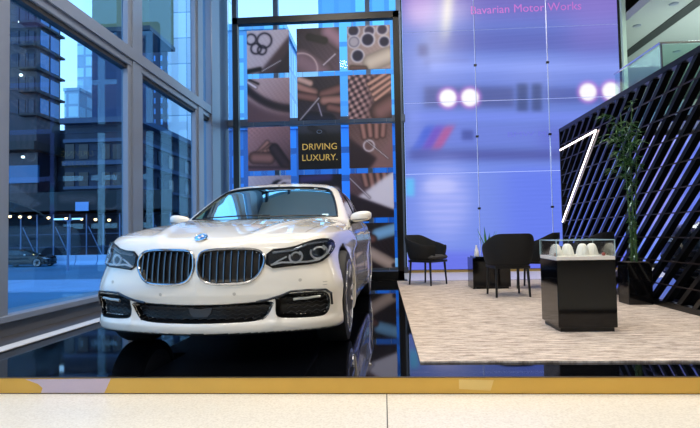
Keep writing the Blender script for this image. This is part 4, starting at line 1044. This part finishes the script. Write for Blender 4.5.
    MB().box(s * .86, s * 1.035, 1.915, 1.948, .97, 1.07, .012).build('mirror_glass', M_gblack, mo)
    MB().tube([(s * .80, 1.93, .96), (s * .87, 1.92, .972), (s * .92, 1.91, .98)], [.032, .024, .02], 8).build('mirror_stalk', M_gblack, mo, True)
    MB().tube([(s * .86, 1.853, .985), (s * .94, 1.848, .991), (s * 1.02, 1.862, .999)], .007, 6).build('turn_signal', mat('signal lens', (120, 120, 118), .2), mo, True)
# lower centre intake
lo_ = patch('lower_intake', LOW, 'y', 'y', .002, M_gblack, CAR, rings=24, per=2)
for k in range(4):
    zz = .298 + k * .028
    line('intake_rib', [(-.42 - .008 * k + (.84 + .016 * k) / 28 * i, zz + (.007 if i % 2 else -.006)) for i in range(29)], 'y', 'y', .0034, M_mesh, lo_, .006, sub=2)
patch('radar_cover', [(-.085, .385), (-.07, .335), (-.045, .312), (.045, .312), (.07, .335), (.085, .385), (.055, .375), (.0, .368), (-.055, .375)], 'y', 'y', .012, mat('radar plastic', (54, 54, 58), .35), lo_, per=2)
for x, z in ((-.66, .545), (.66, .545), (-.25, .47), (.25, .47)): patch('parking_sensor', [(x + .011 * math.cos(a * PI / 6), z + .011 * math.sin(a * PI / 6)) for a in range(12)], 'y', 'y', .0015, mat('sensor ring', (176, 172, 164), .4), CAR, rings=2, per=1)
for i, z in enumerate((.500, .520)): patch('tow_cover_mark', [(.80, z), (.825, z), (.825, z + .006), (.80, z + .006)], 'y', 'y', .001, mat('sensor ring', (176, 172, 164), .4), CAR, rings=2)
# roundel
ez = float(HC(np.array([.115]))[0]); tl = math.atan2(float(HC(np.array([.14]))[0] - HC(np.array([.09]))[0]), .05)
em = bpy.data.objects.new('emblem', None); COL.objects.link(em); em.parent = CAR; em.location = (0, .112, ez - .001); em.rotation_euler.x = tl
bpy.data.objects.remove(em)
def disk_part(nm, prof, m, par_, n=32):
    o = MB().lathe(prof, n).build(nm, m, par_, True); return o
em = disk_part('emblem', [(0, .005), (.0385, .005), (.0425, .003), (.0425, -.004)], mat('emblem black', (8, 8, 9), .6, spec=.2), CAR); em.location = (0, .112, ez + .002); em.rotation_euler.x = tl + .28; em.location = (0, .104, ez + .006)
disk_part('rim', [(.039, .0052), (.0405, .0068), (.043, .004), (.0445, -.002)], M_chrome, em)
for q in range(4):
    mb = MB(); pts = [(0, 0)] + [(.021 * math.cos((q * 90 + a * 9) * PI / 180), .021 * math.sin((q * 90 + a * 9) * PI / 180)) for a in range(11)]
    mb.prism(pts, .004, .0062, 'Z').build('quadrant', mat('emblem blue', (16, 84, 160), .5) if q % 2 else mat('emblem white', (200, 200, 200), .5), em)
M_el = mat('emblem letter', (170, 170, 172), .5)
for ch, a in (('B', 130), ('M', 90), ('W', 50)):
    text('emblem_letter', ch, .013, M_el, em, (.0315 * math.cos(math.radians(a)), .0315 * math.sin(math.radians(a)), .0058), (0, 0, math.radians(a - 90)), .0005)
# windscreen and other glass
gh_in = lambda x, y, z: field_gh(x, y, z) + .006
M_ws = glass('windscreen glass', (.62, .80, .76), 10, 1.5, (.80, .97, .93))
def grow(P, k, c): return [(c[0] + (p[0] - c[0]) * k, c[1] + (p[1] - c[1]) * k) for p in P]
ws = patch('windscreen', grow(WSO, 1.015, (0, 1.2)), 'y', 'y', 0, M_ws, CAR, gh_in, 12, skirt=0)
line('windscreen_seal', chaikin(grow(WSO, 1.012, (0, 1.2)), 0), 'y', 'y', .011, M_gblack, ws, .0, True, field_gh, 1)
patch('back_window', grow(BWO, 1.03, (0, 1.24)), 'y', 'y-', 0, glass('rear glass', (.3, .36, .36), 1.5), CAR, gh_in, 8, skirt=0)
for s in (-1, 1):
    patch('side_window', grow(SWO, 1.02, (3.0, 1.2)), 'x', 'x+' if s > 0 else 'x', 0, glass('side glass', (.28, .34, .35), 1.6), CAR, gh_in, 8, skirt=0)
    patch('door_pillar', [(2.84, 1.03), (2.95, 1.03), (2.93, 1.40), (2.84, 1.40)], 'x', 'x+' if s > 0 else 'x', .001, M_gblack, CAR, field_gh, 4)
patch('inspection_sticker', [(.40, 1.355), (.50, 1.352), (.50, 1.372), (.40, 1.376)], 'y', 'y', .003, mat('white sticker', (236, 238, 236), .6), ws, gh_in, 2)
patch('licence_sticker', [(.58, 1.03), (.64, 1.03), (.64, 1.048), (.58, 1.048)], 'y', 'y', .003, mat('pale blue sticker', (190, 224, 236), .6), ws, gh_in, 2)
M_wb = mat('wiper black', (12, 12, 12), .5)
line('wiper', [(-.58, 1.015), (-.2, 1.03), (.1, 1.03)], 'y', 'y', .007, M_wb, CAR, .012, False, field_gh); line('wiper', [(.02, 1.012), (.35, 1.022), (.62, 1.02)], 'y', 'y', .007, M_wb, CAR, .012, False, field_gh)
# cabin
M_lth = mat('tan leather', (140, 120, 100), .5); M_dash = mat('dash top', (22, 22, 24), .6)
MB().box(-.70, .70, 1.95, 2.30, .62, .96, .05).build('dashboard', M_dash, CAR, True)
for s in (-1, 1):
    mb = MB(); mb.box(s * .38 - .24, s * .38 + .24, 2.55, 3.05, .50, .66, .05); se = mb.build('front_seat', M_lth, CAR, True)
    mb = MB(); v = []
    for (yy_, z, w, d) in ((2.98, .62, .23, .08), (3.04, .85, .24, .09), (3.12, 1.08, .21, .07), (3.15, 1.14, .13, .05)):
        v.append([(s * .38 - w, yy_ - d, z), (s * .38 + w, yy_ - d, z), (s * .38 + w, yy_ + d, z), (s * .38 - w, yy_ + d, z)])
    mb.add(sum(v, []), [(i * 4 + q, i * 4 + (q + 1) % 4, i * 4 + 4 + (q + 1) % 4, i * 4 + 4 + q) for i in range(3) for q in range(4)] + [(0, 1, 2, 3), (12, 13, 14, 15)])
    mb.build('seat_back', M_lth, se); MB().box(s * .38 - .13, s * .38 + .13, 3.10, 3.20, 1.15, 1.31, .03).build('headrest', M_lth, se, True)
MB().box(-.66, .66, 3.9, 4.1, .55, 1.08, .05).build('rear_bench', M_lth, CAR, True)
sw = bpy.data.objects.new('sw', None); bpy.data.objects.remove(sw)
c_ = Vector((.38, 2.38, .94)); ang = math.radians(25)
ring_ = [c_ + Vector((.185 * math.cos(a), .185 * math.sin(a) * math.sin(ang), .185 * math.sin(a) * math.cos(ang))) for a in [2 * PI * k / 28 for k in range(28)]]
sw_o = MB().tube(ring_, .015, 8, closed=True).build('steering_wheel', M_gblack, CAR, True)
MB().bar(c_ - Vector((.18, 0, 0)), c_ + Vector((.18, 0, 0)), .05, .03).bar(c_, c_ + Vector((0, -.07, -.17)), .05, .03).bar(c_, c_ + Vector((0, -.2, -.08)), .08, .08).build('wheel_hub', M_gblack, sw_o)
MB().box(-.12, .12, 2.42, 2.45, 1.27, 1.34, .01).tube([(0, 2.44, 1.33), (0, 2.40, 1.40)], .012, 6).build('rear_view_mirror', M_gblack, CAR)
# wheels
def make_wheel():
    w = MB().lathe([(.275, -.115), (.30, -.120), (.345, -.112), (.357, -.08), (.357, .08), (.345, .112), (.30, .120), (.275, .115)], 48, axis='X').build('tyre', mat('tyre rubber', (16, 16, 17), .7), None, True)
    MB().lathe([(.282, -.116), (.276, -.112), (.262, -.10), (.255, .09), (.268, .122), (.288, .122), (.284, .112)], 48, axis='X').build('rim', mat('bright alloy', (206, 208, 212), .25, metal=.7), w, True)
    MB().lathe([(0, .07), (.03, .07), (.035, .085), (0, .09)], 20, axis='X').build('hub_cap', M_dchrome, w, True)
    MB().lathe([(0, .0), (.17, .0), (.17, .02), (0, .02)], 32, axis='X').build('brake_disc', mat('brake steel', (90, 90, 94), .35, metal=.9), w)
    for k in range(5):
        for dd in (-.16, .16):
            a = 2 * PI * k / 5 + dd; a2 = 2 * PI * k / 5 + dd * 1.35
            MB().bar((.090, .03 * math.cos(a), .03 * math.sin(a)), (.110, .266 * math.cos(a2), .266 * math.sin(a2)), .032, .03, (1, 0, 0)).build('spoke', mat('bright alloy', (196, 198, 202), .25, metal=.8), w)
    return w
wh = make_wheel(); first = True
for s in (-1, 1):
    for yy_ in (.885, 3.955):
        if first: w = wh; first = False
        else:
            w = wh.copy(); COL.objects.link(w)
            for c in kids(wh):
                d = c.copy(); COL.objects.link(d); d.parent = w
        w.parent = CAR; w.location = (s * (.80 if yy_ < 2 else .785), yy_, .358); w.rotation_euler.z = 0 if s > 0 else PI
for o in kids(CAR):
    if o.name.startswith('tyre'): o.name = o.name.replace('tyre', 'wheel')

# dark cars: one in the street, one behind the slatted partition
def dark_car(label, loc, rz, paint, sc_=1.0):
    t = thing('saloon_car', label, 'car', loc, rz)
    for o in body_parts:
        c = o.copy(); COL.objects.link(c); c.parent = t
        c.material_slots[0].link = 'OBJECT'; c.material_slots[0].material = paint if o.data.materials[0] == M_white else o.data.materials[0]
    for o in kids(CAR):
        if o.name.split('.')[0] in ('wheel', 'windscreen', 'side_window', 'back_window', 'headlight', 'door_mirror', 'side_intake', 'lower_intake'):
            copy_tree(o, t)
    return t
pstreet = at(31, 268, 41); hf = M_gblack
M_darkpaint = mat('black car paint', (8, 9, 14), .25)
dark_car('black saloon driving in the street outside, far left window', (X(54, 42.5), 42.5, GZ), math.radians(90), M_darkpaint)
dark_car('dark car on display behind the slatted partition at right', (4.15, 6.95, .0), math.radians(-62), M_darkpaint)

# ================================================================== light
w = bpy.data.worlds.new('world'); scene.world = w; w.use_nodes = True; nt = w.node_tree; bg = nt.nodes['Background']
tc = nt.nodes.new('ShaderNodeTexCoord'); sp = nt.nodes.new('ShaderNodeSeparateXYZ'); nt.links.new(tc.outputs['Generated'], sp.inputs[0])
r = nt.nodes.new('ShaderNodeValToRGB'); nt.links.new(sp.outputs[2], r.inputs[0])
r.color_ramp.elements[0].position = 0; r.color_ramp.elements[0].color = (*lin((214, 236, 255)), 1)
r.color_ramp.elements[1].position = .8; r.color_ramp.elements[1].color = (*lin((130, 190, 250)), 1)
nt.links.new(r.outputs[0], bg.inputs[0]); bg.inputs[1].default_value = 2.2
def area(name, loc, rot, sx, sy, e, col, spread=180):
    l = bpy.data.lights.new(name, 'AREA'); l.shape = 'RECTANGLE'; l.size = sx; l.size_y = sy; l.energy = e; l.color = col; l.spread = math.radians(spread)
    o = bpy.data.objects.new(name, l); COL.objects.link(o); o.location = loc; o.rotation_euler = rot; return o
WARM = (1, .90, .76)
for x, y, e in ((-1.4, .6, 95), (-1.2, 4.2, 150), (2.0, 1.2, 95), (1.8, 5.2, 150), (1.6, 8.2, 150), (6, 2, 110), (-1.4, -3.5, 60), (3, -3.5, 60)):
    area('ceiling_lamp', (x, y, 6.9), (0, 0, 0), 1.6, .9, e * 1.05, WARM)
area('under_mezzanine_fill', (6.6, 10.5, 2.95), (0, 0, 0), 2.4, .4, 60, (.95, 1, 1))  # unseen fill light added to brighten the space below the slab
area('mezzanine_wall_washer', (7.5, 10.4, 3.6), (math.radians(155), 0, 0), 3, .5, 70, (.9, 1, .96))
area('added_uplight', (-.5, .5, 5.9), (PI, 0, 0), 3.5, 2.5, 110, (1, .93, .82))  # unseen uplight added to brighten the ceiling that the windscreen mirrors
area('added_uplight', (-.5, -4, 5.9), (PI, 0, 0), 3.5, 2.5, 70, (1, .93, .82))  # second added uplight, further back under the same ceiling
area('mezzanine_lamp', (8, 12.5, 5.1), (0, 0, 0), 3, 3, 170, (.85, 1, .95))
for x, y in ((-.9, 1.4), (.2, 1.9)):
    l = bpy.data.lights.new('spot', 'SPOT'); l.energy = 160; l.color = WARM; l.spot_size = math.radians(60); l.spot_blend = .6; l.shadow_soft_size = .06
    o = bpy.data.objects.new('spot', l); COL.objects.link(o); o.location = (x, y, 6.6); o.rotation_euler = (math.radians(15), 0, 0)
